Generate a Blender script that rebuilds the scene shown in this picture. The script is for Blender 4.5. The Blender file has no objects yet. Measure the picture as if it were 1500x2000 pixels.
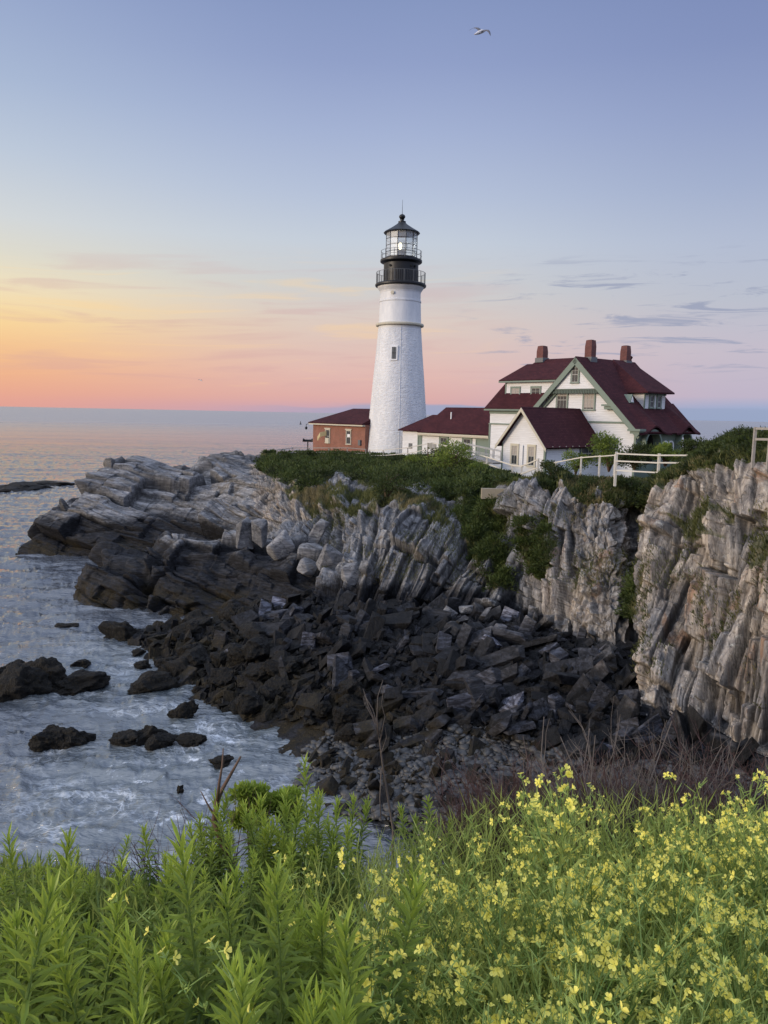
import bpy, bmesh, math, random
import numpy as np
from mathutils import Matrix, Vector
SC = bpy.context.scene
R = math.radians
rng = np.random.default_rng(7)
random.seed(7)
# ------------------------------------------------------------------ camera
FPX = 1502.0
CAMZ = 12.5
PITCH, ROLL = 7.28, 1.15
cam_d = bpy.data.cameras.new('camera'); cam = bpy.data.objects.new('camera', cam_d)
SC.collection.objects.link(cam); SC.camera = cam
cam_d.sensor_fit = 'HORIZONTAL'; cam_d.sensor_width = 36; cam_d.lens = 36*FPX/1500
cam_d.clip_start = 0.05; cam_d.clip_end = 60000
cam.matrix_world = Matrix.Translation((0, 0, CAMZ)) @ Matrix.Rotation(R(90-PITCH), 4, 'X') @ Matrix.Rotation(R(ROLL), 4, 'Z')
CR = np.array(cam.matrix_world.to_3x3())
def ray(px, py):
    d = CR @ np.array([(px-750)/FPX, -(py-1000)/FPX, -1.0]); return d
def P(px, py, Y):
    d = ray(px, py); return np.array([0, 0, CAMZ]) + d*(Y/d[1])
def PZ(px, py, z):
    d = ray(px, py); return np.array([0, 0, CAMZ]) + d*((z-CAMZ)/d[2])
def PYZ(px, Y, z):
    """world point in the column px of the photo, at depth Y and height z"""
    py = 900.0
    for _ in range(8):
        p = P(px, py, Y); py += (p[2]-z)/Y*FPX
    return P(px, py, Y)
def proj(p):
    q = (np.asarray(p) - np.array([0, 0, CAMZ])) @ CR
    w = np.where(q[..., 2] < -0.05, -q[..., 2], 1e9)
    return np.stack([750+FPX*q[..., 0]/w, 1000-FPX*q[..., 1]/w], -1)
# ------------------------------------------------------------------ node helper
class NT:
    def __init__(s, tree): s.t = tree; s.n = tree.nodes; s.l = tree.links
    def new(s, typ, **kw):
        nd = s.n.new(typ)
        for k, v in kw.items(): setattr(nd, k, v)
        return nd
    def set(s, sock, v):
        if hasattr(v, 'is_output'): s.l.new(v, sock)
        elif isinstance(v, (tuple, list)):
            sock.default_value = tuple(v) if len(v) == len(sock.default_value) else tuple(v)+(1,)
        else: sock.default_value = v
    def m(s, op, a, b=None, c=None):
        nd = s.new('ShaderNodeMath', operation=op); s.set(nd.inputs[0], a)
        if b is not None: s.set(nd.inputs[1], b)
        if c is not None: s.set(nd.inputs[2], c)
        return nd.outputs[0]
    def mix(s, f, a, b, blend='MIX'):
        nd = s.new('ShaderNodeMix', data_type='RGBA', blend_type=blend)
        s.set(nd.inputs[0], f); s.set(nd.inputs[6], a); s.set(nd.inputs[7], b); return nd.outputs[2]
    def ramp(s, fac, stops, interp='LINEAR'):
        nd = s.new('ShaderNodeValToRGB'); cr = nd.color_ramp; cr.interpolation = interp
        while len(cr.elements) < len(stops): cr.elements.new(0.5)
        for e, (p, c) in zip(cr.elements, stops):
            e.position = p; e.color = (c, c, c, 1) if isinstance(c, (int, float)) else tuple(c)+(1,)
        s.set(nd.inputs[0], fac); return nd.outputs[0]
    def noise(s, vec, scale, detail=4, rough=0.55, dist=0.0, w=None):
        nd = s.new('ShaderNodeTexNoise'); s.set(nd.inputs['Vector'], vec)
        nd.inputs['Scale'].default_value = scale; nd.inputs['Detail'].default_value = detail
        nd.inputs['Roughness'].default_value = rough; nd.inputs['Distortion'].default_value = dist
        return nd.outputs[0]
    def voro(s, vec, scale, feature='F1'):
        nd = s.new('ShaderNodeTexVoronoi', feature=feature); s.set(nd.inputs['Vector'], vec); nd.inputs['Scale'].default_value = scale
        return nd.outputs[0]
    def mapping(s, vec, scale=(1, 1, 1), rot=(0, 0, 0), loc=(0, 0, 0)):
        nd = s.new('ShaderNodeMapping'); s.set(nd.inputs['Vector'], vec)
        nd.inputs['Scale'].default_value = scale; nd.inputs['Rotation'].default_value = rot; nd.inputs['Location'].default_value = loc
        return nd.outputs[0]
    def smooth(s, x, a, b):
        nd = s.new('ShaderNodeMapRange', interpolation_type='SMOOTHSTEP'); s.set(nd.inputs[0], x)
        nd.inputs[1].default_value = a; nd.inputs[2].default_value = b; return nd.outputs[0]
    def bump(s, h, strength=0.5, dist=0.05, normal=None):
        nd = s.new('ShaderNodeBump'); nd.inputs['Strength'].default_value = strength; nd.inputs['Distance'].default_value = dist
        s.set(nd.inputs['Height'], h)
        if normal is not None: s.set(nd.inputs['Normal'], normal)
        return nd.outputs[0]
    def attr(s, name): return s.new('ShaderNodeAttribute', attribute_name=name).outputs
def srgb(r, g, b):
    return tuple((c/255/12.92 if c/255 <= 0.04045 else ((c/255+0.055)/1.055)**2.4) for c in (r, g, b))
# ------------------------------------------------------------------ sky, sun, exposure
SUN_AZ, SUN_EL = -112.0, 12.0          # degrees; azimuth from the view direction, minus = left
w = bpy.data.worlds.new('World'); SC.world = w; w.use_nodes = True
T = NT(w.node_tree); T.n.clear()
tc = T.new('ShaderNodeTexCoord').outputs['Generated']
sep = T.new('ShaderNodeSeparateXYZ'); T.set(sep.inputs[0], tc)
dx, dy, dz = sep.outputs
el = T.m('MULTIPLY', T.m('ARCSINE', dz), 180/math.pi)
az = T.m('MULTIPLY', T.m('ARCTAN2', dx, dy), 180/math.pi)
def elramp(stops):                   # stops: (elevation in degrees, 8-bit colour)
    f = T.m('DIVIDE', T.m('ADD', el, 2.0), 92.0)
    return T.ramp(f, [((e+2)/92, srgb(*c)) for e, c in stops])
left = elramp([(-1, (222, 158, 145)), (0.4, (231, 164, 145)), (2.2, (241, 180, 138)), (4, (247, 198, 142)), (5.8, (252, 218, 154)), (7.8, (242, 226, 188)),
               (9.8, (224, 220, 204)), (12, (212, 216, 217)), (16, (190, 202, 218)), (20, (169, 185, 212)), (26, (146, 163, 201)), (40, (165, 178, 205)), (90, (190, 198, 215))])
mid = elramp([(-1, (170, 165, 190)), (0.25, (200, 165, 180)), (1.0, (220, 172, 168)), (3.0, (225, 186, 178)), (6.5, (220, 202, 192)), (9, (206, 206, 206)),
              (12, (197, 206, 218)), (15, (182, 194, 217)), (19, (164, 178, 211)), (23, (145, 160, 200)), (27, (132, 149, 191)), (40, (165, 178, 205)), (90, (190, 198, 215))])
right = elramp([(-1, (140, 155, 185)), (0.3, (150, 166, 198)), (0.9, (160, 172, 204)), (1.6, (190, 180, 200)), (4.5, (196, 188, 202)), (8, (186, 191, 205)),
                (11.5, (178, 188, 210)), (15, (162, 175, 205)), (19, (146, 160, 198)), (23, (131, 146, 189)), (27, (122, 138, 183)), (40, (160, 172, 200)), (90, (190, 198, 215))])
skyc = T.mix(T.smooth(az, -32, -2), left, mid)
skyc = T.mix(T.smooth(az, 0, 27), skyc, right)
# wisps of cloud, laid out by direction in the sky
cv = T.new('ShaderNodeCombineXYZ'); T.set(cv.inputs[0], T.m('MULTIPLY', az, 0.05)); T.set(cv.inputs[1], T.m('MULTIPLY', T.m('ADD', el, T.m('MULTIPLY', az, -0.03)), 0.62))
n1 = T.noise(cv.outputs[0], 1.5, 6, 0.55, 0.6)
cv2 = T.new('ShaderNodeCombineXYZ'); T.set(cv2.inputs[0], T.m('MULTIPLY', az, 0.16)); T.set(cv2.inputs[1], T.m('MULTIPLY', el, 1.5)); cv2.inputs[2].default_value = 4.2
n2 = T.noise(cv2.outputs[0], 0.95, 8, 0.62, 0.8)
band = T.m('MULTIPLY', T.smooth(el, 1.0, 2.5), T.m('SUBTRACT', 1.0, T.smooth(el, 8.5, 12)))
rightside = T.smooth(az, 3, 12)
wl = T.m('MULTIPLY', T.m('MULTIPLY', T.smooth(n1, 0.50, 0.66), band), T.m('SUBTRACT', 1.0, rightside))
skyc = T.mix(T.m('MULTIPLY', wl, 0.28), skyc, srgb(205, 160, 165))
wl2 = T.m('MULTIPLY', T.m('MULTIPLY', T.smooth(n1, 0.46, 0.30), band), T.m('SUBTRACT', 1.0, rightside))
skyc = T.mix(T.m('MULTIPLY', wl2, 0.30), skyc, srgb(255, 214, 150))
bandr = T.m('MULTIPLY', T.smooth(el, 2.2, 4.2), T.m('SUBTRACT', 1.0, T.smooth(el, 9, 12)))
wr = T.m('MULTIPLY', T.m('MULTIPLY', T.smooth(n2, 0.53, 0.66), bandr), rightside)
skyc = T.mix(T.m('MULTIPLY', wr, 0.75), skyc, srgb(148, 156, 182))
cv3 = T.new('ShaderNodeCombineXYZ'); T.set(cv3.inputs[0], T.m('MULTIPLY', az, 0.11)); T.set(cv3.inputs[1], T.m('MULTIPLY', el, 0.8)); cv3.inputs[2].default_value = 9
n3 = T.noise(cv3.outputs[0], 1.0, 5, 0.5)
bankh = T.m('ADD', T.m('MULTIPLY', n3, 1.5), -0.15)
bank = T.m('MULTIPLY', T.m('SUBTRACT', 1.0, T.smooth(T.m('SUBTRACT', el, bankh), -0.12, 0.12)), T.smooth(az, -14, 3))
skyc = T.mix(T.m('MULTIPLY', bank, 0.85), skyc, srgb(152, 165, 195))
# sky overhead and behind the viewer boosted out of view, as added fill light
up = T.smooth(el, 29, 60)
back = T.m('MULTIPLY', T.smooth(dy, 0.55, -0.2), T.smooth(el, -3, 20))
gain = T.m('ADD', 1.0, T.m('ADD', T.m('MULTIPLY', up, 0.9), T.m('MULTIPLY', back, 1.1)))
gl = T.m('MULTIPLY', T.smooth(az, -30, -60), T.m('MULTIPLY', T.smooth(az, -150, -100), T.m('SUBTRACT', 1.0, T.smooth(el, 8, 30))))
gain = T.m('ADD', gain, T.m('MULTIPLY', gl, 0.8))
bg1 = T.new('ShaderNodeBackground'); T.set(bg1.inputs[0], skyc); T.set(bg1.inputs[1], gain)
nis = T.new('ShaderNodeTexSky', sky_type='NISHITA'); nis.sun_disc = False
nis.sun_elevation = R(SUN_EL); nis.sun_rotation = R(SUN_AZ)
bg2 = T.new('ShaderNodeBackground'); T.set(bg2.inputs[0], nis.outputs[0]); bg2.inputs[1].default_value = 0.001
add = T.new('ShaderNodeAddShader'); T.l.new(bg1.outputs[0], add.inputs[0]); T.l.new(bg2.outputs[0], add.inputs[1])
T.l.new(add.outputs[0], T.new('ShaderNodeOutputWorld').inputs[0])
sd = bpy.data.lights.new('sun', 'SUN'); sun = bpy.data.objects.new('sun', sd); SC.collection.objects.link(sun)
sd.energy = 2.7; sd.angle = R(18); sd.color = (1.0, 0.83, 0.64)
sv = Vector((math.sin(R(SUN_AZ))*math.cos(R(SUN_EL)), math.cos(R(SUN_AZ))*math.cos(R(SUN_EL)), math.sin(R(SUN_EL))))
sun.rotation_euler = sv.to_track_quat('Z', 'Y').to_euler(); sun.location = (-60, 10, 40)
SC.view_settings.view_transform = 'Standard'; SC.view_settings.look = 'None'
SC.view_settings.exposure = 0.0; SC.view_settings.gamma = 1.0
SC.render.engine = 'CYCLES'; SC.cycles.use_denoising = True
SC.cycles.max_bounces = 6; SC.cycles.transparent_max_bounces = 12
# ------------------------------------------------------------------ object helpers
def tag(o, label=None, cat=None, group=None, kind=None):
    if label: o['label'] = label
    if cat: o['category'] = cat
    if group: o['group'] = group
    if kind: o['kind'] = kind
    return o
def empty(name, loc=(0, 0, 0), rz=0, label=None, cat=None, group=None):
    o = bpy.data.objects.new(name, None); SC.collection.objects.link(o)
    o.location = tuple(loc); o.rotation_euler = (0, 0, rz); o.empty_display_size = 0.3
    return tag(o, label, cat, group)
def mesh_np(name, V, F, smooth=False, attrs=None):
    """V (n,3); F (m,k) int array, or list of such arrays"""
    me = bpy.data.meshes.new(name)
    Fs = F if isinstance(F, list) else [F]
    Fs = [np.asarray(f, dtype=np.int32) for f in Fs if len(f)]
    V = np.asarray(V, dtype=np.float32)
    me.vertices.add(len(V)); me.vertices.foreach_set('co', V.ravel())
    idx = np.concatenate([f.ravel() for f in Fs]); tot = np.concatenate([np.full(len(f), f.shape[1], np.int32) for f in Fs])
    st = np.concatenate([[0], np.cumsum(tot)[:-1]]).astype(np.int32)
    me.loops.add(len(idx)); me.loops.foreach_set('vertex_index', idx)
    me.polygons.add(len(tot)); me.polygons.foreach_set('loop_start', st); me.polygons.foreach_set('loop_total', tot)
    me.update(calc_edges=True)
    me.polygons.foreach_set('use_smooth', np.full(len(tot), smooth))
    if attrs:
        for k, a in attrs.items():
            at = me.attributes.new(k, 'FLOAT', 'POINT'); at.data.foreach_set('value', np.asarray(a, np.float32))
    return me
def link(name, me, mat, parent=None, loc=None, rot=None):
    o = bpy.data.objects.new(name, me); SC.collection.objects.link(o)
    if mat is not None and len(me.materials) == 0: me.materials.append(mat)
    if parent is not None: o.parent = parent
    if loc is not None: o.location = tuple(loc)
    if rot is not None: o.rotation_euler = rot
    return o
def dup(o, parent=None):
    c = o.copy(); SC.collection.objects.link(c); c.parent = parent
    for ch in list(o.children): dup(ch, c)
    return c
class MB:
    """collects shapes, then links them as one mesh"""
    def __init__(s): s.V = []; s.F = []
    def add(s, V, F):
        n = len(s.V); s.V += [tuple(map(float, v)) for v in V]; s.F += [tuple(i+n for i in f) for f in F]; return s
    def box(s, x0, x1, y0, y1, z0, z1):
        return s.add([(x0, y0, z0), (x1, y0, z0), (x1, y1, z0), (x0, y1, z0), (x0, y0, z1), (x1, y0, z1), (x1, y1, z1), (x0, y1, z1)],
                     [(0, 3, 2, 1), (4, 5, 6, 7), (0, 1, 5, 4), (1, 2, 6, 5), (2, 3, 7, 6), (3, 0, 4, 7)])
    def prism(s, pts, d):
        """planar polygon pts (3-D), extruded by vector d"""
        n = len(pts); a = [np.array(p, float) for p in pts]; b = [p+np.array(d, float) for p in a]
        return s.add(a+b, [tuple(range(n)), tuple(range(2*n-1, n-1, -1))] + [(i, n+i, n+(i+1) % n, (i+1) % n) for i in range(n)])
    def beam(s, p, q, w, h=None, up=(0, 0, 1)):
        p = np.array(p, float); q = np.array(q, float); h = h or w
        d = q-p; d /= np.linalg.norm(d); u = np.array(up, float)
        if abs(d@u) > 0.95: u = np.array((0, 1.0, 0))
        a = np.cross(d, u); a /= np.linalg.norm(a); b = np.cross(a, d)
        c = [(-w/2, -h/2), (w/2, -h/2), (w/2, h/2), (-w/2, h/2)]
        V = [p+a*i+b*j for i, j in c]+[q+a*i+b*j for i, j in c]
        return s.add(V, [(0, 3, 2, 1), (4, 5, 6, 7), (0, 1, 5, 4), (1, 2, 6, 5), (2, 3, 7, 6), (3, 0, 4, 7)])
    def tube(s, pts, rads, n=6, cap=True):
        pts = [np.array(p, float) for p in pts]; V = []; F = []
        if isinstance(rads, (int, float)): rads = [rads]*len(pts)
        ref = np.array((0.3, 0.9, 0.31))
        for i, p in enumerate(pts):
            d = pts[min(i+1, len(pts)-1)]-pts[max(i-1, 0)]; d /= (np.linalg.norm(d)+1e-9)
            a = np.cross(d, ref); a /= (np.linalg.norm(a)+1e-9); b = np.cross(d, a)
            for k in range(n):
                t = 2*math.pi*k/n; V.append(p+rads[i]*(a*math.cos(t)+b*math.sin(t)))
        for i in range(len(pts)-1):
            for k in range(n): F.append((i*n+k, i*n+(k+1) % n, (i+1)*n+(k+1) % n, (i+1)*n+k))
        if cap: F += [tuple(range(n-1, -1, -1)), tuple(range((len(pts)-1)*n, len(pts)*n))]
        return s.add(V, F)
    def lathe(s, prof, n=48, a0=0, a1=2*math.pi, c=(0, 0, 0)):
        full = abs(a1-a0-2*math.pi) < 1e-6; m = n if full else n+1; V = []; F = []
        for r, z in prof:
            for k in range(m):
                t = a0+(a1-a0)*k/n; V.append((c[0]+r*math.cos(t), c[1]+r*math.sin(t), c[2]+z))
        for i in range(len(prof)-1):
            for k in range(n):
                k2 = (k+1) % m; F.append((i*m+k, i*m+k2, (i+1)*m+k2, (i+1)*m+k))
        return s.add(V, F)
    def build(s, name, mat, parent=None, smooth=False, loc=None):
        me = bpy.data.meshes.new(name); me.from_pydata(s.V, [], s.F); me.update()
        if smooth: me.polygons.foreach_set('use_smooth', [True]*len(me.polygons))
        return link(name, me, mat, parent, loc)
# ------------------------------------------------------------------ noise
def _h(n):
    n = n.astype(np.uint32); n = (n ^ (n >> 16))*np.uint32(0x7feb352d); n = (n ^ (n >> 15))*np.uint32(0x846ca68b); return n ^ (n >> 16)
def hsh(i, j, k, s=0):
    i = np.asarray(i).astype(np.int64); j = np.asarray(j).astype(np.int64); k = np.asarray(k).astype(np.int64)
    v = (i*73856093) ^ (j*19349663) ^ (k*83492791) ^ (s*2654435761)
    return _h((v & 0xffffffff).astype(np.uint32)).astype(np.float64)/4294967295.0
def vnoise(p, seed=0):
    b = np.floor(p); f = p-b; f = f*f*f*(f*(f*6-15)+10); b = b.astype(np.int64); r = 0
    for a in (0, 1):
        for c in (0, 1):
            for d in (0, 1):
                wgt = (f[:, 0] if a else 1-f[:, 0])*(f[:, 1] if c else 1-f[:, 1])*(f[:, 2] if d else 1-f[:, 2])
                r = r+wgt*hsh(b[:, 0]+a, b[:, 1]+c, b[:, 2]+d, seed)
    return r
def fbm(p, o=4, seed=0, g=0.5):
    r = 0; a = 1; t = 0
    for i in range(o): r = r+a*vnoise(p*(2.03**i)+i*17.3, seed+i); t += a; a *= g
    return r/t
def blocks(q, seed, tilt=1.35, asp=(1, 1, 1)):
    """jointed rock: every cell of a staggered grid has its own offset and slope; returns value, distance to the nearest joint"""
    q0 = q[:, 0]; i = np.floor(q0); f0 = q0-i
    q1 = q[:, 1]+hsh(i, 0, 0, seed)*9.7; j = np.floor(q1); f1 = q1-j
    q2 = q[:, 2]+hsh(i, j, 1, seed)*7.1; k = np.floor(q2); f2 = q2-k
    v = hsh(i, j, k, seed+3)**1.25
    t = (f0-.5)*(hsh(i, j, k, seed+4)-.5)+(f1-.5)*(hsh(i, j, k, seed+5)-.5)+(f2-.5)*(hsh(i, j, k, seed+6)-.5)
    e = np.minimum(np.minimum(np.minimum(f0, 1-f0), np.minimum(f1, 1-f1)*asp[1]), np.minimum(f2, 1-f2)*asp[2])
    return v-.5+tilt*t, e
def frame(e0, e1):
    e0 = np.array(e0, float); e0 /= np.linalg.norm(e0); e1 = np.array(e1, float); e1 -= e0*(e0@e1); e1 /= np.linalg.norm(e1)
    return np.stack([e0, e1, np.cross(e0, e1)])
def rockdisp(p, fr, cells, amps, seed, warp=0.35):
    """p (n,3) metres; cells: list of (thin, long, deep)"""
    wv = np.stack([fbm(p*0.35, 3, seed+50)-.5, fbm(p*0.35+31, 3, seed+60)-.5, fbm(p*0.35+67, 3, seed+70)-.5], -1)
    q = (p+wv*warp*2)@fr.T; r = 0; tn = 0; ck = 0
    for n, (c, a) in enumerate(zip(cells, amps)):
        v, e = blocks(q/np.array(c)+n*3.7, seed+n*11, asp=(1, c[1]/c[0], c[2]/c[0]))
        r = r+a*v-a*0.22*np.clip(1-e/0.05, 0, 1)
        tn = tn+(v-a*0)*(.5 if n in (1, 2) else .25); ck = np.maximum(ck, np.clip(1-e*min(c)*0+-e/(.02+.03*n), 0, 1)*(1 if n < 3 else .5))
    return r, tn, ck
def rockdisp_aa(p, shape, *a, **k):
    """mean of four samples inside each mesh cell, so slanting joints run clean"""
    g = p.reshape(shape+(3,)); du = np.gradient(g, axis=0); dv = np.gradient(g, axis=1); out = 0
    for n, (x, y) in enumerate(((-.375, -.125), (.125, -.375), (.375, .125), (-.125, .375))):
        r, tn, ck = rockdisp((g+du*x+dv*y).reshape(-1, 3), *a, **k); out = out+r/4
        if n == 0: T0, K0 = tn/2, ck/2
        if n == 2: T0, K0 = T0+tn/2, K0+ck/2
    return out, T0, K0
def inpoly(px, py, poly):
    inside = np.zeros(px.shape, bool); n = len(poly)
    for i in range(n):
        x0, y0 = poly[i]; x1, y1 = poly[(i+1) % n]
        c = ((y0 > py) != (y1 > py)); xi = (x1-x0)*(py-y0)/((y1-y0) if y1 != y0 else 1e-9)+x0
        inside ^= (c & (px < xi))
    return inside
# ------------------------------------------------------------------ materials
def newmat(name):
    m = bpy.data.materials.new(name); m.use_nodes = True; t = NT(m.node_tree); t.n.clear()
    out = t.new('ShaderNodeOutputMaterial'); b = t.new('ShaderNodeBsdfPrincipled'); t.l.new(b.outputs[0], out.inputs[0])
    return m, t, b, out
def simple(name, col, rough=0.6, spec=0.3, bumpscale=None, bs=0.2, var=0.12, metallic=0):
    m, t, b, out = newmat(name); tcn = t.new('ShaderNodeTexCoord').outputs['Object']
    n = t.noise(tcn, 6.0, 5, 0.6)
    c = t.mix(n, tuple(x*(1-var) for x in col), tuple(min(1, x*(1+var)) for x in col)); t.set(b.inputs['Base Color'], c)
    b.inputs['Roughness'].default_value = rough; b.inputs['Specular IOR Level'].default_value = spec; b.inputs['Metallic'].default_value = metallic
    if bumpscale: t.set(b.inputs['Normal'], t.bump(t.noise(tcn, bumpscale, 4, 0.6), bs, 0.03))
    return m
def rock_material(name, tidal=True, sheet=True):
    m, t, b, out = newmat(name)
    geo = t.new('ShaderNodeNewGeometry'); pos = geo.outputs['Position']
    sp = t.new('ShaderNodeSeparateXYZ'); t.set(sp.inputs[0], pos); z = sp.outputs[2]
    st = t.mapping(pos, (1.6, 1.0, 0.28), (0, R(18), 0))
    sl = t.mapping(pos, (0.35, 0.5, 2.2), (0, R(14), 0))
    if sheet:
        flat = t.attr('flat')[2]; warm = t.attr('warm')[2]; blk = t.attr('blk')[2]; crk = t.attr('crk')[2]
    else:
        flat = t.smooth(t.new('ShaderNodeObjectInfo').outputs['Random'], 0, 1); warm = t.m('MULTIPLY', t.smooth(sp.outputs[0], 4, 12), 0.6)
    vmix = t.new('ShaderNodeMix', data_type='VECTOR'); t.set(vmix.inputs[0], flat); t.set(vmix.inputs[4], st); t.set(vmix.inputs[5], sl)
    sv_ = vmix.outputs[1]
    a = t.noise(sv_, 1.3, 8, 0.62, 0.4); c = t.noise(sv_, 5.0, 6, 0.65, 0.2); d = t.noise(pos, 0.35, 4, 0.55)
    grey = t.ramp(t.m('ADD', t.m('MULTIPLY', a, 0.6), t.m('MULTIPLY', c, 0.4)), [(0.32, (.05, .05, .053)), (0.46, (.145, .144, .148)), (0.57, (.25, .246, .247)), (0.72, (.42, .41, .405))])
    tan = t.ramp(t.m('ADD', t.m('MULTIPLY', a, 0.55), t.m('MULTIPLY', c, 0.45)), [(0.32, (.075, .062, .05)), (0.45, (.26, .212, .168)), (0.57, (.44, .38, .31)), (0.72, (.62, .56, .48))])
    wf = t.m('MULTIPLY', warm, t.smooth(t.m('ADD', t.m('MULTIPLY', d, 0.6), t.m('MULTIPLY', a, 0.4)), 0.34, 0.60))
    col = t.mix(wf, grey, tan)
    ru = t.m('MULTIPLY', t.m('MULTIPLY', t.smooth(t.noise(sv_, 0.7, 5, 0.6, 1.0), 0.55, 0.70), warm), 0.65)
    col = t.mix(ru, col, (.28, .155, .085))
    rs = t.m('MULTIPLY', t.m('MULTIPLY', t.smooth(t.noise(t.mapping(pos, (1, 1, 1), (0, 0, 0), (40, 3, 9)), 0.45, 5, 0.6), 0.56, 0.68), 0.30), t.m('SUBTRACT', 1.0, warm))
    col = t.mix(rs, col, (.20, .135, .05))
    lic = t.m('MULTIPLY', t.smooth(t.noise(pos, 3.3, 7, 0.7, 0.3), 0.58, 0.68), 0.55)
    col = t.mix(lic, col, (.50, .50, .46))
    # dark cracks along the joints
    cr = t.m('ABSOLUTE', t.m('SUBTRACT', t.noise(t.mapping(sv_, (1.5, 1.2, .55)), 1.1, 5, 0.55, 0.2), 0.5)); col = t.mix(t.m('MULTIPLY', t.m('SUBTRACT', 1.0, t.smooth(cr, 0.0, 0.012)), 0.65), col, (.03, .03, .03))
    if sheet:
        col = t.mix(1.0, col, t.ramp(t.m('ADD', blk, 0.5), [(0.15, .55), (0.5, .95), (0.85, 1.0)]), 'MULTIPLY'); col = t.mix(t.m('MULTIPLY', crk, 0.8), col, (.02, .019, .018))
    else:
        col = t.mix(1.0, col, t.ramp(t.new('ShaderNodeObjectInfo').outputs['Random'], [(0.0, .35), (0.7, .8), (1.0, 1.0)]), 'MULTIPLY')
    if tidal:
        zz = t.m('ADD', z, t.m('MULTIPLY', t.m('SUBTRACT', t.noise(pos, 0.5, 5, 0.6), 0.5), 1.6))
        zz = t.m('ADD', zz, t.m('MULTIPLY', t.m('SUBTRACT', t.noise(pos, 2.5, 4, 0.6), 0.5), 0.9))
        zz = t.m('ADD', zz, t.m('MULTIPLY', warm, 1.3)) if sheet else t.m('ADD', zz, -0.25)
        wet = t.m('SUBTRACT', 1.0, t.smooth(zz, 2.75, 3.6))
        dark = t.mix(t.smooth(c, 0.42, 0.68), (.003, .003, .004), (.019, .020, .025))
        if not sheet: dark = t.mix(1.0, dark, t.ramp(t.new('ShaderNodeNewGeometry').outputs['Random Per Island'], [(0.0, .25), (0.6, .8), (0.85, 1.8), (1.0, 5.0)]), 'MULTIPLY'); dark = t.mix(1.0, dark, t.ramp(t.new('ShaderNodeObjectInfo').outputs['Random'], [(0.0, .35), (0.6, .9), (0.85, 2.2), (1.0, 6.0)]), 'MULTIPLY')
        col = t.mix(t.m('MULTIPLY', wet, 0.95), col, dark)
        weed = t.m('MULTIPLY', t.m('SUBTRACT', 1.0, t.smooth(z, 0.9, 1.9)), t.smooth(t.noise(pos, 1.1, 4, 0.6), 0.38, 0.6))
        weedc = t.ramp(t.noise(t.mapping(pos, (6, 6, 1.5)), 2.2, 5, 0.6), [(0.35, (.010, .008, .004)), (0.55, (.018, .014, .007)), (0.72, (.05, .037, .015))])
        col = t.mix(weed, col, weedc)
        t.set(b.inputs['Roughness'], t.m('SUBTRACT', 0.92, t.m('MULTIPLY', wet, 0.26)))
    else: b.inputs['Roughness'].default_value = 0.9
    if sheet:
        vg = t.attr('veg')[2]
        soil = t.ramp(t.noise(pos, 2.6, 6, 0.65), [(0.3, (.018, .026, .010)), (0.5, (.05, .062, .02)), (0.7, (.13, .105, .05))])
        col = t.mix(vg, col, soil)
    t.set(b.inputs['Base Color'], col); b.inputs['Specular IOR Level'].default_value = 0.16 if sheet else 0.20
    h = t.m('ADD', t.m('MULTIPLY', t.noise(sv_, 4.5, 8, 0.70, 0.2), 0.7), t.m('MULTIPLY', t.noise(pos, 14, 5, 0.6), 0.25))
    h = t.m('ADD', h, t.m('MULTIPLY', t.smooth(cr, 0.0, 0.02), 0.15))
    t.set(b.inputs['Normal'], t.bump(h, 0.9, 0.16))
    return m
M_rock = rock_material('cliff_rock'); M_boulder = rock_material('boulder_rock', True, False); M_block = rock_material('pale_block_rock', False, False)
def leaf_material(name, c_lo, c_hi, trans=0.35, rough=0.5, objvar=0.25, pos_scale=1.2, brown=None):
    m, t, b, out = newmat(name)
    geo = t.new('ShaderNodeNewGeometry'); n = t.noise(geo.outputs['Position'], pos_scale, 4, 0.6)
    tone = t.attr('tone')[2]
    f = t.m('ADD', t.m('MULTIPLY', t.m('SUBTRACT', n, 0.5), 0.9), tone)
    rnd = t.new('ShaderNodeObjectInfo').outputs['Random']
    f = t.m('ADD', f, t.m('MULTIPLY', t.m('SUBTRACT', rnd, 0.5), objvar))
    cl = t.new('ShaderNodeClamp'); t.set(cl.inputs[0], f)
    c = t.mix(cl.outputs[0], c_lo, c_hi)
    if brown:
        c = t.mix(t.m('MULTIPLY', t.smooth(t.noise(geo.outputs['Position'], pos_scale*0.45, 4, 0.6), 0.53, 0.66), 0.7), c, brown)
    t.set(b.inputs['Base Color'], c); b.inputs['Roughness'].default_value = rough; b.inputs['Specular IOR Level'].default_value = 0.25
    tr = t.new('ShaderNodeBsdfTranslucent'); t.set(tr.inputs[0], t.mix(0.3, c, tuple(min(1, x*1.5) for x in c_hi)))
    mx = t.new('ShaderNodeMixShader'); mx.inputs[0].default_value = trans
    t.l.new(b.outputs[0], mx.inputs[1]); t.l.new(tr.outputs[0], mx.inputs[2]); t.l.new(mx.outputs[0], out.inputs[0])
    return m
M_shrub = leaf_material('shrub_leaves', (.006, .012, .004), (.062, .085, .020), 0.25, 0.6, 0.3, 0.5)
M_brightshrub = leaf_material('bright_shrub_leaves', (.035, .065, .012), (.19, .24, .045), 0.3, 0.6, 0.3, 0.6)
M_grass = leaf_material('slope_grass_blades', (.02, .03, .010), (.12, .125, .04), 0.25, 0.6, 0.3, 0.6, (.22, .17, .09))
M_golden = leaf_material('goldenrod_leaves', (.014, .044, .010), (.33, .42, .06), 0.38, 0.42, 0.14, 5.0)
M_gstem = simple('goldenrod_stem_green', (.12, .17, .04), 0.5)
M_mleaf = leaf_material('wild_radish_leaves', (.05, .10, .02), (.48, .53, .13), 0.35, 0.5, 0.3, 4.0)
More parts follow.
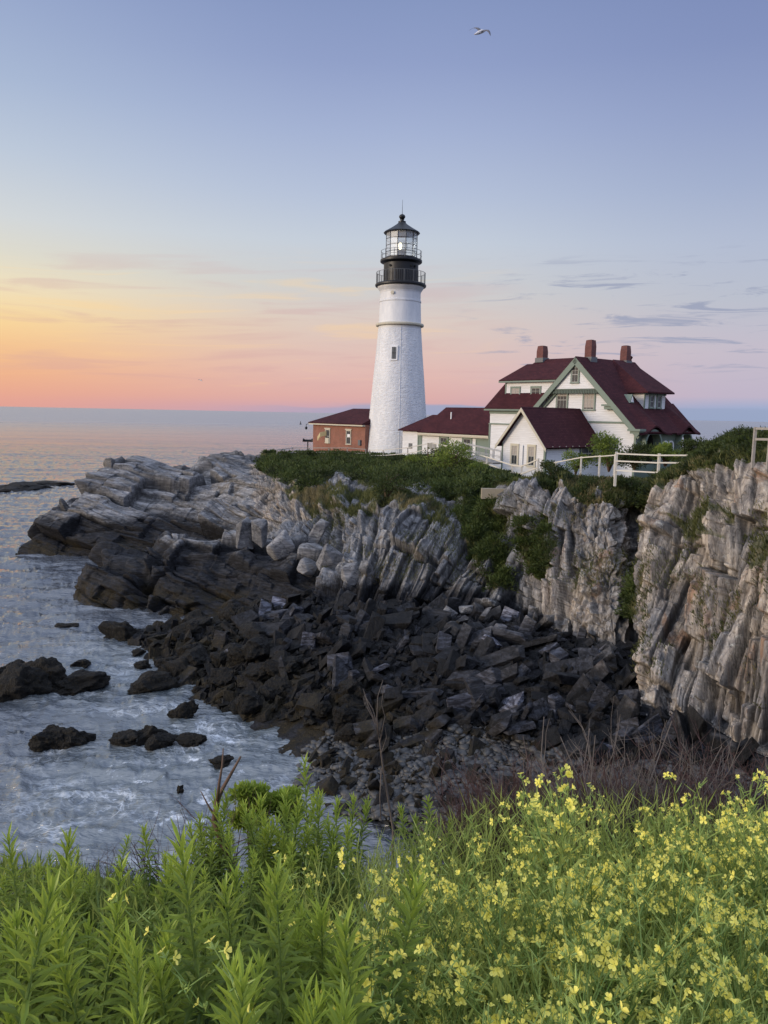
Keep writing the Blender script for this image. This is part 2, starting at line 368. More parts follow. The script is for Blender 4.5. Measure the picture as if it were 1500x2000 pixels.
M_mstem = leaf_material('wild_radish_stems', (.09, .17, .035), (.30, .38, .10), 0.15, 0.45, 0.4, 6.0)
M_petal = leaf_material('yellow_petals', (.90, .78, .10), (.96, .90, .26), 0.4, 0.5, 0.2, 20.0)
M_redtwig = simple('red_brown_twigs', (.055, .028, .024), 0.7, var=0.4)
M_greytwig = simple('grey_dead_wood', (.10, .082, .068), 0.8, var=0.3)
M_bark = simple('weathered_brown_bark', (.10, .062, .042), 0.8, var=0.4)
def clapboard(name, col, pitch=0.14):
    m, t, b, out = newmat(name); o = t.new('ShaderNodeTexCoord').outputs['Object']
    s = t.new('ShaderNodeSeparateXYZ'); t.set(s.inputs[0], o)
    saw = t.m('FRACT', t.m('DIVIDE', s.outputs[2], pitch))
    n = t.noise(t.mapping(o, (0.6, 0.6, 5)), 2.0, 6, 0.65); line = t.m('SUBTRACT', 1.0, t.smooth(saw, 0.0, 0.16))
    c = t.mix(t.smooth(n, 0.35, 0.75), tuple(x*0.86 for x in col), col); c = t.mix(t.m('MULTIPLY', line, 0.35), c, tuple(x*0.5 for x in col))
    t.set(b.inputs['Base Color'], c); b.inputs['Roughness'].default_value = 0.6; b.inputs['Specular IOR Level'].default_value = 0.3
    t.set(b.inputs['Normal'], t.bump(t.m('SUBTRACT', 1.0, saw), 0.7, 0.03)); return m
M_clap = clapboard('white_clapboard', (.61, .61, .615))
def shingles(name, c1, c2):
    m, t, b, out = newmat(name); o = t.new('ShaderNodeTexCoord').outputs['Object']
    s = t.new('ShaderNodeSeparateXYZ'); t.set(s.inputs[0], o)
    cb = t.new('ShaderNodeCombineXYZ'); t.set(cb.inputs[0], t.m('ADD', s.outputs[0], s.outputs[1])); t.set(cb.inputs[1], t.m('MULTIPLY', s.outputs[2], 1.3))
    br = t.new('ShaderNodeTexBrick'); t.set(br.inputs[0], cb.outputs[0]); br.inputs['Scale'].default_value = 1.0
    br.inputs['Brick Width'].default_value = 0.30; br.inputs['Row Height'].default_value = 0.16; br.inputs['Mortar Size'].default_value = 0.012
    br.inputs['Color1'].default_value = c1+(1,); br.inputs['Color2'].default_value = c2+(1,); br.inputs['Mortar'].default_value = tuple(x*.35 for x in c1)+(1,)
    n = t.noise(o, 0.7, 6, 0.65); c = t.mix(t.m('MULTIPLY', t.smooth(n, 0.4, 0.7), 0.5), br.outputs[0], tuple(x*0.55 for x in c2))
    t.set(b.inputs['Base Color'], c); b.inputs['Roughness'].default_value = 0.92; b.inputs['Specular IOR Level'].default_value = 0.15
    t.set(b.inputs['Normal'], t.bump(br.outputs[1], -0.4, 0.02)); return m
M_roof = shingles('dark_red_shingles', (.060, .018, .021), (.040, .012, .016))
def bricks(name, c1, c2, mortar, sc=1.0):
    m, t, b, out = newmat(name); o = t.new('ShaderNodeTexCoord').outputs['Object']
    s = t.new('ShaderNodeSeparateXYZ'); t.set(s.inputs[0], o)
    cb = t.new('ShaderNodeCombineXYZ'); t.set(cb.inputs[0], t.m('ADD', s.outputs[0], s.outputs[1])); t.set(cb.inputs[1], s.outputs[2])
    br = t.new('ShaderNodeTexBrick'); t.set(br.inputs[0], cb.outputs[0]); br.inputs['Scale'].default_value = sc
    br.inputs['Brick Width'].default_value = 0.22; br.inputs['Row Height'].default_value = 0.075; br.inputs['Mortar Size'].default_value = 0.008
    br.inputs['Color1'].default_value = c1+(1,); br.inputs['Color2'].default_value = c2+(1,); br.inputs['Mortar'].default_value = mortar+(1,)
    n = t.noise(o, 1.2, 6, 0.65); c = t.mix(t.m('MULTIPLY', t.smooth(n, 0.35, 0.7), 0.35), br.outputs[0], tuple(x*0.5 for x in c2))
    t.set(b.inputs['Base Color'], c); b.inputs['Roughness'].default_value = 0.9; return m
M_brick = bricks('red_brick', (.25, .085, .05), (.18, .065, .04), (.22, .15, .12))
M_chim = bricks('chimney_brick', (.13, .04, .034), (.09, .03, .026), (.15, .08, .07))
def tower_mat():
    m, t, b, out = newmat('whitewashed_rubble_stone'); o = t.new('ShaderNodeTexCoord').outputs['Object']
    n = t.noise(t.mapping(o, (1, 1, 0.35)), 1.5, 7, 0.65, 0.3)
    c = t.mix(t.smooth(n, 0.40, 0.72), (.50, .51, .525), (.60, .60, .60))
    st = t.m('MULTIPLY', t.smooth(t.noise(t.mapping(o, (3, 3, 0.22)), 1.1, 6, 0.7), 0.60, 0.72), 0.22)
    c = t.mix(st, c, (.52, .50, .47)); t.set(b.inputs['Base Color'], c); b.inputs['Roughness'].default_value = 0.55
    s = t.new('ShaderNodeSeparateXYZ'); t.set(s.inputs[0], o); lowf = t.m('SUBTRACT', 1.0, t.smooth(s.outputs[2], 13.7, 13.9))
    h = t.m('ADD', t.m('MULTIPLY', t.noise(t.mapping(o, (1, 1, 2.0)), 2.6, 4, 0.55, 0.5), 1.0), t.m('MULTIPLY', t.noise(o, 9, 4, 0.6), 0.3))
    t.set(b.inputs['Normal'], t.bump(t.m('MULTIPLY', h, t.m('ADD', 0.12, lowf)), 0.55, 0.13)); return m
M_tower = tower_mat()
M_white = simple('white_paint', (.66, .66, .66), 0.5)
M_green = simple('sage_green_trim', (.135, .175, .145), 0.55)
M_dgreen = simple('dark_green_trim', (.06, .085, .07), 0.55)
M_cream = simple('cream_trim', (.42, .39, .31), 0.6)
M_black = simple('black_painted_iron', (.009, .010, .012), 0.45, 0.3)
M_rail = simple('grey_iron_rail', (.10, .105, .11), 0.5)
M_galv = simple('galvanised_steel', (.35, .36, .37), 0.45, metallic=0.4)
M_fence = simple('weathered_white_fence_paint', (.50, .475, .42), 0.7, bumpscale=30, var=0.2)
M_greywood = simple('grey_weathered_timber', (.27, .25, .225), 0.8, bumpscale=30, var=0.25)
M_conc = simple('buff_concrete', (.26, .225, .165), 0.9, bumpscale=12, var=0.2)
M_inside = simple('dark_interior', (.012, .014, .014), 0.8)
M_curtain = simple('pale_window_blind', (.30, .27, .24), 0.9, var=0.3)
def glass_mat(name, tint, alpha, milky=0.0, fk=0.8, gr=0.03):
    m, t, b, out = newmat(name); t.n.remove(b)
    tr = t.new('ShaderNodeBsdfTransparent'); tr.inputs[0].default_value = tint+(1,)
    gl = t.new('ShaderNodeBsdfGlossy'); gl.inputs['Roughness'].default_value = gr; gl.inputs[0].default_value = (.9, .95, 1, 1)
    df = t.new('ShaderNodeBsdfDiffuse'); df.inputs[0].default_value = (.7, .72, .74, 1)
    m1 = t.new('ShaderNodeMixShader'); m1.inputs[0].default_value = milky; t.l.new(tr.outputs[0], m1.inputs[1]); t.l.new(df.outputs[0], m1.inputs[2])
    fr = t.new('ShaderNodeFresnel'); fr.inputs[0].default_value = 1.5
    m2 = t.new('ShaderNodeMixShader'); t.set(m2.inputs[0], t.m('ADD', t.m('MULTIPLY', fr.outputs[0], fk), alpha)); t.l.new(m1.outputs[0], m2.inputs[1]); t.l.new(gl.outputs[0], m2.inputs[2])
    t.l.new(m2.outputs[0], out.inputs[0]); return m
M_glass = glass_mat('window_glass', (.55, .6, .62), 0.12)
M_lglass = glass_mat('lantern_glass', (.88, .91, .93), 0.01, 0.30, 0.25, 0.2)
m, t, b, out = newmat('lit_lamp'); b.inputs['Emission Color'].default_value = (1, .82, .5, 1); b.inputs['Emission Strength'].default_value = 5.0; M_lamp = m
def tide_mat(name, dark, mid_, hi, rough=0.6, scale=7.0):
    m, t, b, out = newmat(name); geo = t.new('ShaderNodeNewGeometry'); pos = geo.outputs['Position']
    c = t.ramp(t.noise(pos, scale, 6, 0.65), [(0.32, dark), (0.52, mid_), (0.72, hi)])
    isl = geo.outputs['Random Per Island']; c = t.mix(t.m('MULTIPLY', isl, 0.6), c, t.mix(0.5, c, hi))
    t.set(b.inputs['Base Color'], c); b.inputs['Roughness'].default_value = rough; t.set(b.inputs['Normal'], t.bump(t.noise(pos, scale*2.5, 5, 0.6), 0.6, 0.05)); return m
M_pebble = tide_mat('wet_grey_pebbles', (.006, .0065, .007), (.020, .021, .022), (.075, .073, .07), 0.55, 3.0)
def weedrock():
    m, t, b, out = newmat('seaweed_covered_rock'); geo = t.new('ShaderNodeNewGeometry'); pos = geo.outputs['Position']
    n = t.noise(t.mapping(pos, (5, 5, 1.6)), 2.4, 7, 0.68, 0.5)
    c = t.ramp(n, [(0.36, (.003, .003, .003)), (0.52, (.010, .009, .007)), (0.64, (.028, .021, .010)), (0.78, (.09, .058, .022))])
    t.set(b.inputs['Base Color'], c); b.inputs['Roughness'].default_value = 0.6; b.inputs['Specular IOR Level'].default_value = .25; t.set(b.inputs['Normal'], t.bump(n, 1.0, 0.4)); return m
M_weed = weedrock()
def water_mat():
    m, t, b, out = newmat('sea_water'); geo = t.new('ShaderNodeNewGeometry'); pos = geo.outputs['Position']
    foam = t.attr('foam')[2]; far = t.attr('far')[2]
    wv = t.mapping(pos, (0.8, 1.0, 1)); warp = t.noise(wv, 0.45, 3, 0.5)
    rid = t.m('ABSOLUTE', t.m('SUBTRACT', t.noise(wv, 0.55, 6, 0.60, 1.3), 0.5))
    rid2 = t.m('ABSOLUTE', t.m('SUBTRACT', t.noise(t.mapping(pos, (1.0, 1.2, 1), (0, 0, 0), (5, 9, 0)), 1.3, 5, 0.6, 1.0), 0.5))
    vein = t.m('MAXIMUM', t.m('SUBTRACT', 1.0, t.smooth(rid, 0.0, 0.045)), t.m('MULTIPLY', t.m('SUBTRACT', 1.0, t.smooth(rid2, 0.0, 0.045)), 0.7))
    fm = t.m('MULTIPLY', t.m('MULTIPLY', vein, t.smooth(t.m('ADD', warp, foam), 0.72, 1.4)), t.m('MULTIPLY', 0.5, t.smooth(t.noise(wv, 0.28, 4, 0.6), 0.46, 0.62)))
    patch = t.m('MULTIPLY', t.smooth(t.m('ADD', t.noise(wv, 1.0, 7, 0.72), t.m('MULTIPLY', foam, 0.16)), 0.74, 0.86), t.m('MULTIPLY', 0.8, t.smooth(foam, 0.2, 0.7))); fm = t.m('MAXIMUM', fm, patch)
    teal = t.mix(t.smooth(foam, 0.1, 1.0), t.mix(far, (.065, .072, .084), (.21, .205, .21)), (.095, .112, .12))  # far water paler: horizon haze put into its base colour
    t.set(b.inputs['Base Color'], t.mix(fm, teal, (.62, .66, .70)))
    t.set(b.inputs['Roughness'], t.m('ADD', 0.07, t.m('ADD', t.m('MULTIPLY', fm, 0.5), t.m('MULTIPLY', far, 0.24))))
    b.inputs['IOR'].default_value = 1.6; b.inputs['Specular IOR Level'].default_value = 1.0
    small = t.m('ADD', t.noise(t.mapping(pos, (0.9, 2.0, 1), (0, 0, R(-12))), 2.2, 5, 0.6, 0.3), t.m('MULTIPLY', t.noise(t.mapping(pos, (1, 2, 1), (0, 0, R(20))), 6.5, 4, 0.6), 0.3))
    big = t.noise(t.mapping(pos, (0.35, 1.0, 1), (0, 0, R(-8))), 0.30, 6, 0.6, 0.4); swell = t.noise(t.mapping(pos, (0.25, 1.0, 1), (0, 0, R(-5))), 0.03, 6, 0.6)
    nb = t.bump(small, 0.42, 0.15); nb2 = t.bump(big, 0.8, 1.0, nb); nb3 = t.bump(swell, 0.45, 10.0, nb2)
    t.set(b.inputs['Normal'], nb3); return m
M_water = water_mat()
# ------------------------------------------------------------------ rock sheets
def catmull(C, ts, axis):
    """C control points along axis, ts parameters in [0, n-1]"""
    C = np.moveaxis(C, axis, 0); n = len(C); i = np.clip(np.floor(ts).astype(int), 0, n-2); f = ts-i
    p0 = C[np.clip(i-1, 0, n-1)]; p1 = C[i]; p2 = C[i+1]; p3 = C[np.clip(i+2, 0, n-1)]
    f = f.reshape((-1,)+(1,)*(C.ndim-1)); k = 0.36
    m1 = (p2-p0)*k; m2 = (p3-p1)*k
    r = (2*f**3-3*f**2+1)*p1+(f**3-2*f**2+f)*m1+(-2*f**3+3*f**2)*p2+(f**3-f**2)*m2
    return np.moveaxis(r, 0, axis)
def sheet_grid(C, nu, nv):
    """C (cols, rows, 3); nu, nv: vertices per control segment (lists)"""
    tu = np.concatenate([i+np.arange(n)/n for i, n in enumerate(nu)]+[[len(nu)]])
    tv = np.concatenate([i+np.arange(n)/n for i, n in enumerate(nv)]+[[len(nv)]])
    return catmull(catmull(C, tu, 0), tv, 1), tu, tv
def normals(G):
    du = np.gradient(G, axis=0); dv = np.gradient(G, axis=1)
    n = np.cross(du, dv); n /= (np.linalg.norm(n, axis=-1, keepdims=True)+1e-9); return n
def grid_faces(nu, nv):
    a = np.arange(nu*nv).reshape(nu, nv); return np.stack([a[:-1, :-1], a[1:, :-1], a[1:, 1:], a[:-1, 1:]], -1).reshape(-1, 4)
def ss(x, a, b):
    t_ = np.clip((x-a)/(b-a), 0, 1); return t_*t_*(3-2*t_)
# columns: foot -> crest, (x in the photo, y in the photo, metres away); then the plateau behind
COLS = [
 ([(15,1106,62.5),(26,1082,63.3),(35,1064,64.2),(50,1050,65.3),(70,1040,67)], 'h'),
 ([(90,1108,62),(92,1075,63),(98,1035,64.8),(112,1000,66.5),(135,962,69.5)], 'h'),
 ([(170,1110,62),(165,1062,63),(168,1005,65.3),(176,968,68),(186,934,71)], 'h'),
 ([(250,1112,61.5),(250,1062,62.5),(250,1010,65),(256,955,69.5),(268,903,75)], 'h'),
 ([(350,1112,61),(350,1066,62),(350,1006,65.5),(356,950,71),(362,915,77)], 'h'),
 ([(395,1114,60.5),(395,1068,61.5),(392,1006,65.2),(395,948,71.5),(402,900,78)], 'h'),
 ([(450,1117,59),(450,1072,60.5),(445,1008,64.5),(445,945,71),(450,892,80)], 'h'),
 ([(525,1135,53),(522,1078,55.5),(520,1012,60),(515,950,67),(515,896,81)], 'h'),
 ([(600,1165,45.5),(605,1098,48),(610,1027,52.5),(605,962,61),(592,896,79)], 'p'),
 ([(680,1175,41.8),(692,1105,43.2),(702,1040,46),(690,985,51),(675,897,76)], 'p'),
 ([(765,1182,40.8),(778,1105,42.2),(788,1035,44.5),(788,980,49),(785,903,74)], 'p'),
 ([(860,1184,40.2),(878,1105,41.6),(888,1045,44),(892,990,48),(890,905,67)], 'p'),
 ([(950,1186,39.6),(957,1115,41),(962,1050,43),(962,985,46.5),(965,930,55)], 'p'),
 ([(1020,1190,38.8),(1015,1110,40.2),(1005,1040,41.6),(1000,975,43),(1008,945,45.5)], 'p'),
 ([(1095,1240,34.8),(1092,1140,36.5),(1084,1050,38),(1082,985,39.5),(1090,940,42.5)], 'p'),
 ([(1190,1280,31.8),(1190,1170,33.4),(1190,1080,35.3),(1187,1000,37.3),(1190,945,41)], 'p'),
 ([(1240,1315,30.2),(1238,1195,33.5),(1240,1090,36.6),(1246,1010,38.5),(1252,950,40.5)], 'p'),
 ([(1262,1405,25.3),(1256,1275,27),(1266,1120,30),(1276,1000,33),(1290,940,36)], 'p'),
 ([(1340,1440,24.2),(1340,1280,26),(1350,1120,28),(1350,1000,30),(1350,914,33)], 'r'),
 ([(1430,1490,22.7),(1430,1300,23.8),(1430,1120,25.3),(1430,1000,26.8),(1420,900,29.5)], 'r'),
 ([(1512,1530,21.6),(1510,1300,22.3),(1510,1120,23.5),(1510,985,24.5),(1512,898,26.5)], 'r'),
 ([(1650,1600,19.3),(1650,1300,20),(1650,1120,21),(1650,985,22),(1650,880,24)], 'r'),
 ([(1850,1700,16.5),(1850,1300,17),(1850,1120,18),(1850,985,19),(1850,870,21)], 'r'),
]
ctl = []
for pts, kind in COLS:
    w_ = [P(*q) for q in pts]; b0 = w_[0].copy(); b0[2] -= 3.0; b0[1] -= 1.2
    px5, _, Y5 = pts[4]; top = w_[4]
    if kind == 'h':
        if px5 < 380:
            e1_ = top+np.array([1.0, 4, -0.5]); e2_ = top+np.array([2.0, 9, -2.5]); e3_ = top+np.array([3.0, 15, 0]); e3_[2] = -3
        else:
            e1_ = top+np.array([0.5, 7, -0.4]); e2_ = top+np.array([1.0, 14, -2.5]); e3_ = top+np.array([2, 24, 0]); e3_[2] = -3
    elif kind == 'p':
        Ym = 90 if px5 < 960 else 62
        e1_ = PYZ(px5, Ym, 7.45); e2_ = PYZ(px5, 101, 7.0); e3_ = PYZ(px5, 113, -3)
    else:
        e1_ = P(px5+8, 860 if px5 > 1380 else 892, Y5*1.16); e2_ = PYZ(px5, 62, 8.0); e3_ = PYZ(px5, 105, -3)
    ctl.append([b0]+w_+[e1_, e2_, e3_])
ctl = np.array(ctl)
pxs = [c[0][2][0] for c in COLS]
nu = [max(12, int(abs(b-a)/1.15)) if b <= 1660 else 40 for a, b in zip(pxs[:-1], pxs[1:])]
nv = [22, 88, 88, 88, 88, 70, 26, 8]
G, tu, tv = sheet_grid(ctl, nu, nv)
NUc, NVc = G.shape[:2]
N = normals(G); 
if N[NUc//2, NVc//3, 1] > 0: N = -N
pxy = proj(G.reshape(-1, 3)); gx, gy = pxy[:, 0], pxy[:, 1]
p = G.reshape(-1, 3); TU = np.repeat(tu, NVc); TV = np.tile(tv, NUc)
wob = (fbm(np.stack([p[:, 0]*.25, p[:, 1]*.25, p[:, 2]*.25], -1), 3, 5)-.5)
fr_head = frame((0.30, 0.25, 0.95), (0.93, -0.15, -0.30))
def face_frame(u0, u1, v0, v1, along):
    """joints square to the face of this stretch of cliff"""
    k_ = (TU > u0) & (TU < u1) & (TV > v0) & (TV < v1); n_ = N.reshape(-1, 3)[k_].mean(0); n_ /= np.linalg.norm(n_)
    a_ = np.array(along, float); a_ -= n_*(a_@n_); a_ /= np.linalg.norm(a_); return np.stack([np.cross(a_, n_), a_, n_])
jm = int(np.searchsorted(tv, 2.5)); sarc = np.concatenate([[0], np.cumsum(np.linalg.norm(np.diff(G[:, jm, :2], axis=0), axis=1))])
sarc = np.interp(sarc, sarc, sarc); SA = np.repeat(sarc, NVc); hgt = p[:, 2]+.35*(p[:, 1]-np.repeat(G[:, jm, 1], NVc))
Q_mid = np.stack([SA-.30*hgt, hgt+.2*SA, 0*SA+.5], -1); Q_right = np.stack([SA-.20*hgt, hgt+.12*SA, 0*SA+.5], -1)
u_mid = ss(TU, 6.6, 8.2); u_right = ss(TU, 12.4, 13.4)
d_h, th_, kh_ = rockdisp_aa(p, (NUc, NVc), fr_head, [(2.3, 8, 5), (.9, 4.2, 2.4), (.38, 2.2, 1.4), (.14, .9, .7)], [1.5, .42, .13, .03], 11, 0.16)
d_m, tm_, km_ = rockdisp_aa(Q_mid, (NUc, NVc), np.eye(3), [(1.5, 5.0, 40), (.7, 2.6, 30), (.32, 1.6, 20), (.13, .8, 15)], [1.15, .75, .28, .07], 23, 0.12)
d_r, tr_, kr_ = rockdisp_aa(Q_right, (NUc, NVc), np.eye(3), [(1.7, 6.0, 40), (.75, 3.0, 30), (.33, 1.6, 20), (.13, .8, 15)], [.95, .70, .32, .09], 37, 0.10)
d_s, ts_, ks_ = rockdisp(p, frame((.7, -.3, .5), (-.4, .3, .8)), [(.8, .9, .8), (.3, .35, .3)], [.5, .22], 53, 0.4)
blk = th_*(1-u_mid)+u_mid*((1-u_right)*tm_+u_right*tr_); crk = np.where(u_mid < .5, kh_, np.where(u_right < .5, km_, kr_))
D = d_h*(1-u_mid)+u_mid*((1-u_right)*d_m+u_right*d_r)
rot = ss(fbm(p*0.16+9, 2, 91), .50, .60)*u_right          # zones of broken, rubbly rock on the near cliff
D = D*(1-.6*rot)+d_s*rot*.8
# deep gully in the near cliff and at its foot
gul = np.exp(-((TU-15.9)/0.22)**2)*ss(TV, .8, 1.6)*(1-ss(TV, 4.2, 5.2)); D -= gul*.5
pro = np.exp(-((TU-17.3)/0.5)**2)*(1-ss(TV, 3.5, 4.8)); D += pro*0.25
D += (fbm(p*0.3, 3, 71)-.5)*(1.0-.45*u_right)
inl = ss(TV, .3, 1.0)
fadeT = np.where(TU < 7.2, 1-ss(TV, 6.0, 7.5)*.7, 1-ss(TV, 4.25+0.5*u_right, 5.05+.2*u_right)*0.96)
soft = 1-0.55*ss(TV, 3.1, 4.2)*u_mid*(1-u_right)
D = D*inl*fadeT*soft
D = D*np.where(TU < 1.2, .45+.45*TU/1.2, 1)
def blur(a_):
    b_ = a_.copy(); b_[1:-1] = (a_[:-2]+2*a_[1:-1]+a_[2:])/4; c_ = b_.copy(); c_[:, 1:-1] = (b_[:, :-2]+2*b_[:, 1:-1]+b_[:, 2:])/4; return c_
D3 = D.reshape(NUc, NVc); Db = blur(blur(D3)); gw = ss(np.abs(np.gradient(D3, axis=0))+np.abs(np.gradient(D3, axis=1))*.3, .08, .3); gw = blur(gw); D = blur(D3)*(1-gw)+Db*gw
jmp = np.zeros_like(D3); jmp[3:-3] = np.abs(D3[6:]-D3[:-6]); box = lambda a_, r_: sum(np.roll(a_, k_, 0) for k_ in range(-r_, r_+1))/(2*r_+1)
wj = box(ss(jmp, .45, .8), 5); wj = np.clip(wj*1.6, 0, 1)*(TU.reshape(NUc, NVc) > 6); D = (D*(1-wj)+box(D, 5)*wj).ravel()
V = p+N.reshape(-1, 3)*D[:, None]
# vegetation masks, as polygons on the undisplaced slope
POLY = {
 'dark': [(500,912),(515,893),(560,880),(720,880),(712,905),(690,912),(650,925),(630,945),(590,962),(550,950),(530,930)],
 'mid': [(690,905),(720,882),(1010,880),(1010,948),(950,952),(945,985),(890,985),(850,965),(800,955),(740,955),(700,940),(655,925)],
 'gully': [(915,955),(968,955),(975,1050),(985,1110),(962,1140),(935,1115),(915,1060),(890,1010)],
 'right': [(1035,938),(1060,905),(1130,895),(1200,890),(1370,890),(1330,935),(1275,962),(1250,1000),(1190,985),(1130,975),(1100,950),(1060,955)],
 'clump': [(1022,1025),(1055,1005),(1085,1040),(1085,1110),(1055,1140),(1028,1095)],
 'ridge': [(1330,925),(1365,880),(1390,850),(1450,835),(1530,850),(1530,890),(1470,905),(1420,912),(1370,915)],
 'slope': [(560,965),(640,950),(700,955),(780,965),(860,980),(880,1040),(850,1035),(760,985),(690,1000),(640,985),(600,995)],
 't1': [(1310,1010),(1400,985),(1440,1010),(1400,1045),(1330,1050)], 't2': [(1440,1060),(1500,1020),(1520,1080),(1460,1110)],
 't3': [(1225,1130),(1246,1120),(1245,1210),(1225,1215)], 't4': [(960,1130),(1000,1120),(1000,1160),(960,1160)],
}
nz = (fbm(p*0.9, 4, 401)-.5)
veg = np.zeros(len(p))
for k, poly in POLY.items():
    j = 16*nz; veg[inpoly(gx+j*1.5, gy+j*1.5, poly)] = 1 if k not in ('slope', 't1', 't2', 't3', 't4') else .75
veg[(TV > 5.0) & (TU > 7)] = 1
veg = veg*np.where(TV < 4.9, ss(nz, -.15, -.07), ss(nz, -.36, -.20))
slope_b = inpoly(gx, gy, [(480,900),(560,985),(640,1000),(680,980),(640,930),(540,900)])
warm = ss(TU+nz*3.0, 12.6, 15.5)*(1-.55*ss(TU, 14.6, 15.2)*(1-ss(TU, 16.2, 16.8)))
warm = np.clip(np.maximum(warm, np.exp(-((gx-1110)/60)**2)*ss(gy, 1080, 1150)), 0, 1)
warm = np.maximum(warm, .8*inpoly(gx+nz*40, gy+nz*40, [(490,905),(560,900),(660,985),(560,1040),(500,1010)]))
flat = np.clip(1-u_mid, 0, 1)
me = mesh_np('cliff', V, grid_faces(NUc, NVc), False, {'veg': veg, 'warm': warm, 'flat': flat, 'blk': blk, 'crk': crk*(1-veg)})
cliff = link('cliff', me, M_rock); tag(cliff, 'rocky headland and sheer cliff under the lighthouse', 'cliff', kind='structure')
VG = V.reshape(NUc, NVc, 3)
SX = gx.reshape(NUc, NVc); SY = gy.reshape(NUc, NVc)
# index of the built surface, so things can be set down on it
_gc = {}
_cx = np.floor(V[:, 0]/0.5).astype(int); _cy = np.floor(V[:, 1]/0.5).astype(int)
_key = (_cx+1000)*10000+_cy; _o = np.argsort(_key); _ks = _key[_o]
def ground_z(x, y, default=8.0):
    best = None
    for r_ in (0, 1, 2):
        zs = []
        for a in range(-r_, r_+1):
            for b in range(-r_, r_+1):
                k = (int(math.floor(x/0.5))+a+1000)*10000+int(math.floor(y/0.5))+b
                i0, i1 = np.searchsorted(_ks, k), np.searchsorted(_ks, k, 'right')
                if i1 > i0: zs.append(V[_o[i0:i1], 2])
        if zs:
            zs = np.concatenate(zs); return float(np.percentile(zs, 70))
    return default
# nearer ledge in front of the headland
LED = [
 [(138,1184,49.6),(140,1174,49.8),(146,1164,50.2),(156,1156,51),(175,1158,53.5)],
 [(196,1202,47.5),(196,1165,48),(194,1118,49.2),(202,1076,51.5),(215,1088,55.5)],
 [(280,1217,45.8),(280,1170,46.6),(282,1128,48.2),(288,1092,50.8),(295,1100,55.5)],
 [(340,1224,45),(336,1160,46.1),(330,1098,48.2),(336,1044,52),(342,1056,57.5)],
 [(430,1232,44.3),(430,1165,45.6),(430,1105,47.8),(440,1060,51.5),(445,1064,57)],
 [(520,1230,44),(520,1165,45.2),(522,1110,47.2),(530,1076,50.5),(530,1076,55)],
 [(590,1222,43.5),(592,1170,44.4),(596,1125,46),(604,1098,48.2),(606,1090,52)],
 [(660,1215,42.5),(660,1190,43),(662,1165,44),(664,1150,45),(665,1150,48)]]
c2 = []
for pts in LED:
    w_ = [P(*q) for q in pts]; b0 = w_[0].copy(); b0[2] -= 2.5; b0[1] -= 1; e = w_[-1].copy(); e[1] += 3; e[2] = -2
    c2.append([b0]+w_+[e])
G2, tu2, tv2 = sheet_grid(np.array(c2), [50, 75, 55, 80, 80, 62, 60], [16, 60, 60, 60, 30, 20])
n2u, n2v = G2.shape[:2]; N2 = normals(G2)
if N2[n2u//2, n2v//3, 1] > 0: N2 = -N2
p2 = G2.reshape(-1, 3); T2 = np.tile(tv2, n2u); U2 = np.repeat(tu2, n2v)
d2, t2_, k2_ = rockdisp_aa(p2, (n2u, n2v), frame((0.35, 0.25, 0.92), (0.9, -0.1, -0.35)), [(1.9, 6.0, 3.6), (.8, 3.0, 1.8), (.32, 1.6, 1.0), (.12, .7, .5)], [1.3, .38, .13, .04], 211, 0.18)
d2 = d2+(fbm(p2*0.4, 3, 77)-.5)*1.1
d2 *= ss(T2, .2, 1)*(1-.6*ss(T2, 5, 6))*ss(U2, -.6, 1.0)
d2 -= np.exp(-((U2-1.95)/.22)**2)*0.9*(1-ss(T2, 3.2, 4))
d2 = blur(d2.reshape(n2u, n2v)).ravel()
V2 = p2+N2.reshape(-1, 3)*d2[:, None]
o = link('rock_ledge', mesh_np('rock_ledge', V2, grid_faces(n2u, n2v), True, {'veg': np.zeros(len(V2)), 'warm': np.full(len(V2), -.35), 'flat': np.ones(len(V2)), 'blk': t2_, 'crk': k2_}), M_rock)
tag(o, 'low dark rock ledge with a pale ridged top between the headland and the boulders', 'rock ledge', kind='structure')
# shore under the boulders
SH = [
 [(300,1200,.4),(285,1230,.15),(262,1258,-.1),(240,1310,-.6),(215,1420,-1.6)],
 [(430,1185,1.4),(405,1240,.75),(372,1305,.1),(345,1370,-.5),(320,1480,-1.4)],
 [(585,1140,2.6),(565,1220,1.6),(532,1310,.8),(505,1400,-.05),(475,1500,-.8)],
 [(700,1155,2.9),(690,1235,2.0),(660,1340,1.1),(615,1445,.1),(545,1560,-.6)],
 [(850,1160,3.0),(850,1245,2.3),(850,1350,1.5),(830,1460,.75),(790,1620,.1)],
 [(990,1165,3.1),(1000,1255,2.5),(1010,1365,1.8),(1010,1470,1.15),(990,1680,.5)],
 [(1100,1195,3.2),(1110,1290,2.6),(1120,1390,2.0),(1120,1490,1.45),(1120,1720,1.0)],
 [(1215,1235,3.2),(1222,1330,2.7),(1230,1415,2.2),(1230,1510,1.75),(1230,1750,1.3)],
 [(1330,1300,3.3),(1325,1385,2.8),(1335,1450,2.3),(1340,1550,1.9),(1340,1780,1.5)],
 [(1460,1400,3.2),(1455,1460,2.8),(1455,1510,2.3),(1455,1600,1.95),(1460,1820,1.7)],
 [(1700,1480,3.2),(1700,1530,2.8),(1700,1600,2.3),(1700,1680,2.0),(1700,1900,1.8)]]
c3 = np.array([[PZ(*q) for q in r_] for r_ in SH])
c3[:, 0, 2] -= 1.0
G3, tu3, tv3 = sheet_grid(c3, [26]*10, [30]*4)
p3_ = G3.reshape(-1, 3).copy(); bump3 = (fbm(p3_*0.8, 4, 301)-.5)*.55; p3_[:, 2] += bump3
V3 = p3_; G3b = V3.reshape(G3.shape); N3 = normals(G3b)
if N3[5, 5, 2] < 0: N3 = -N3
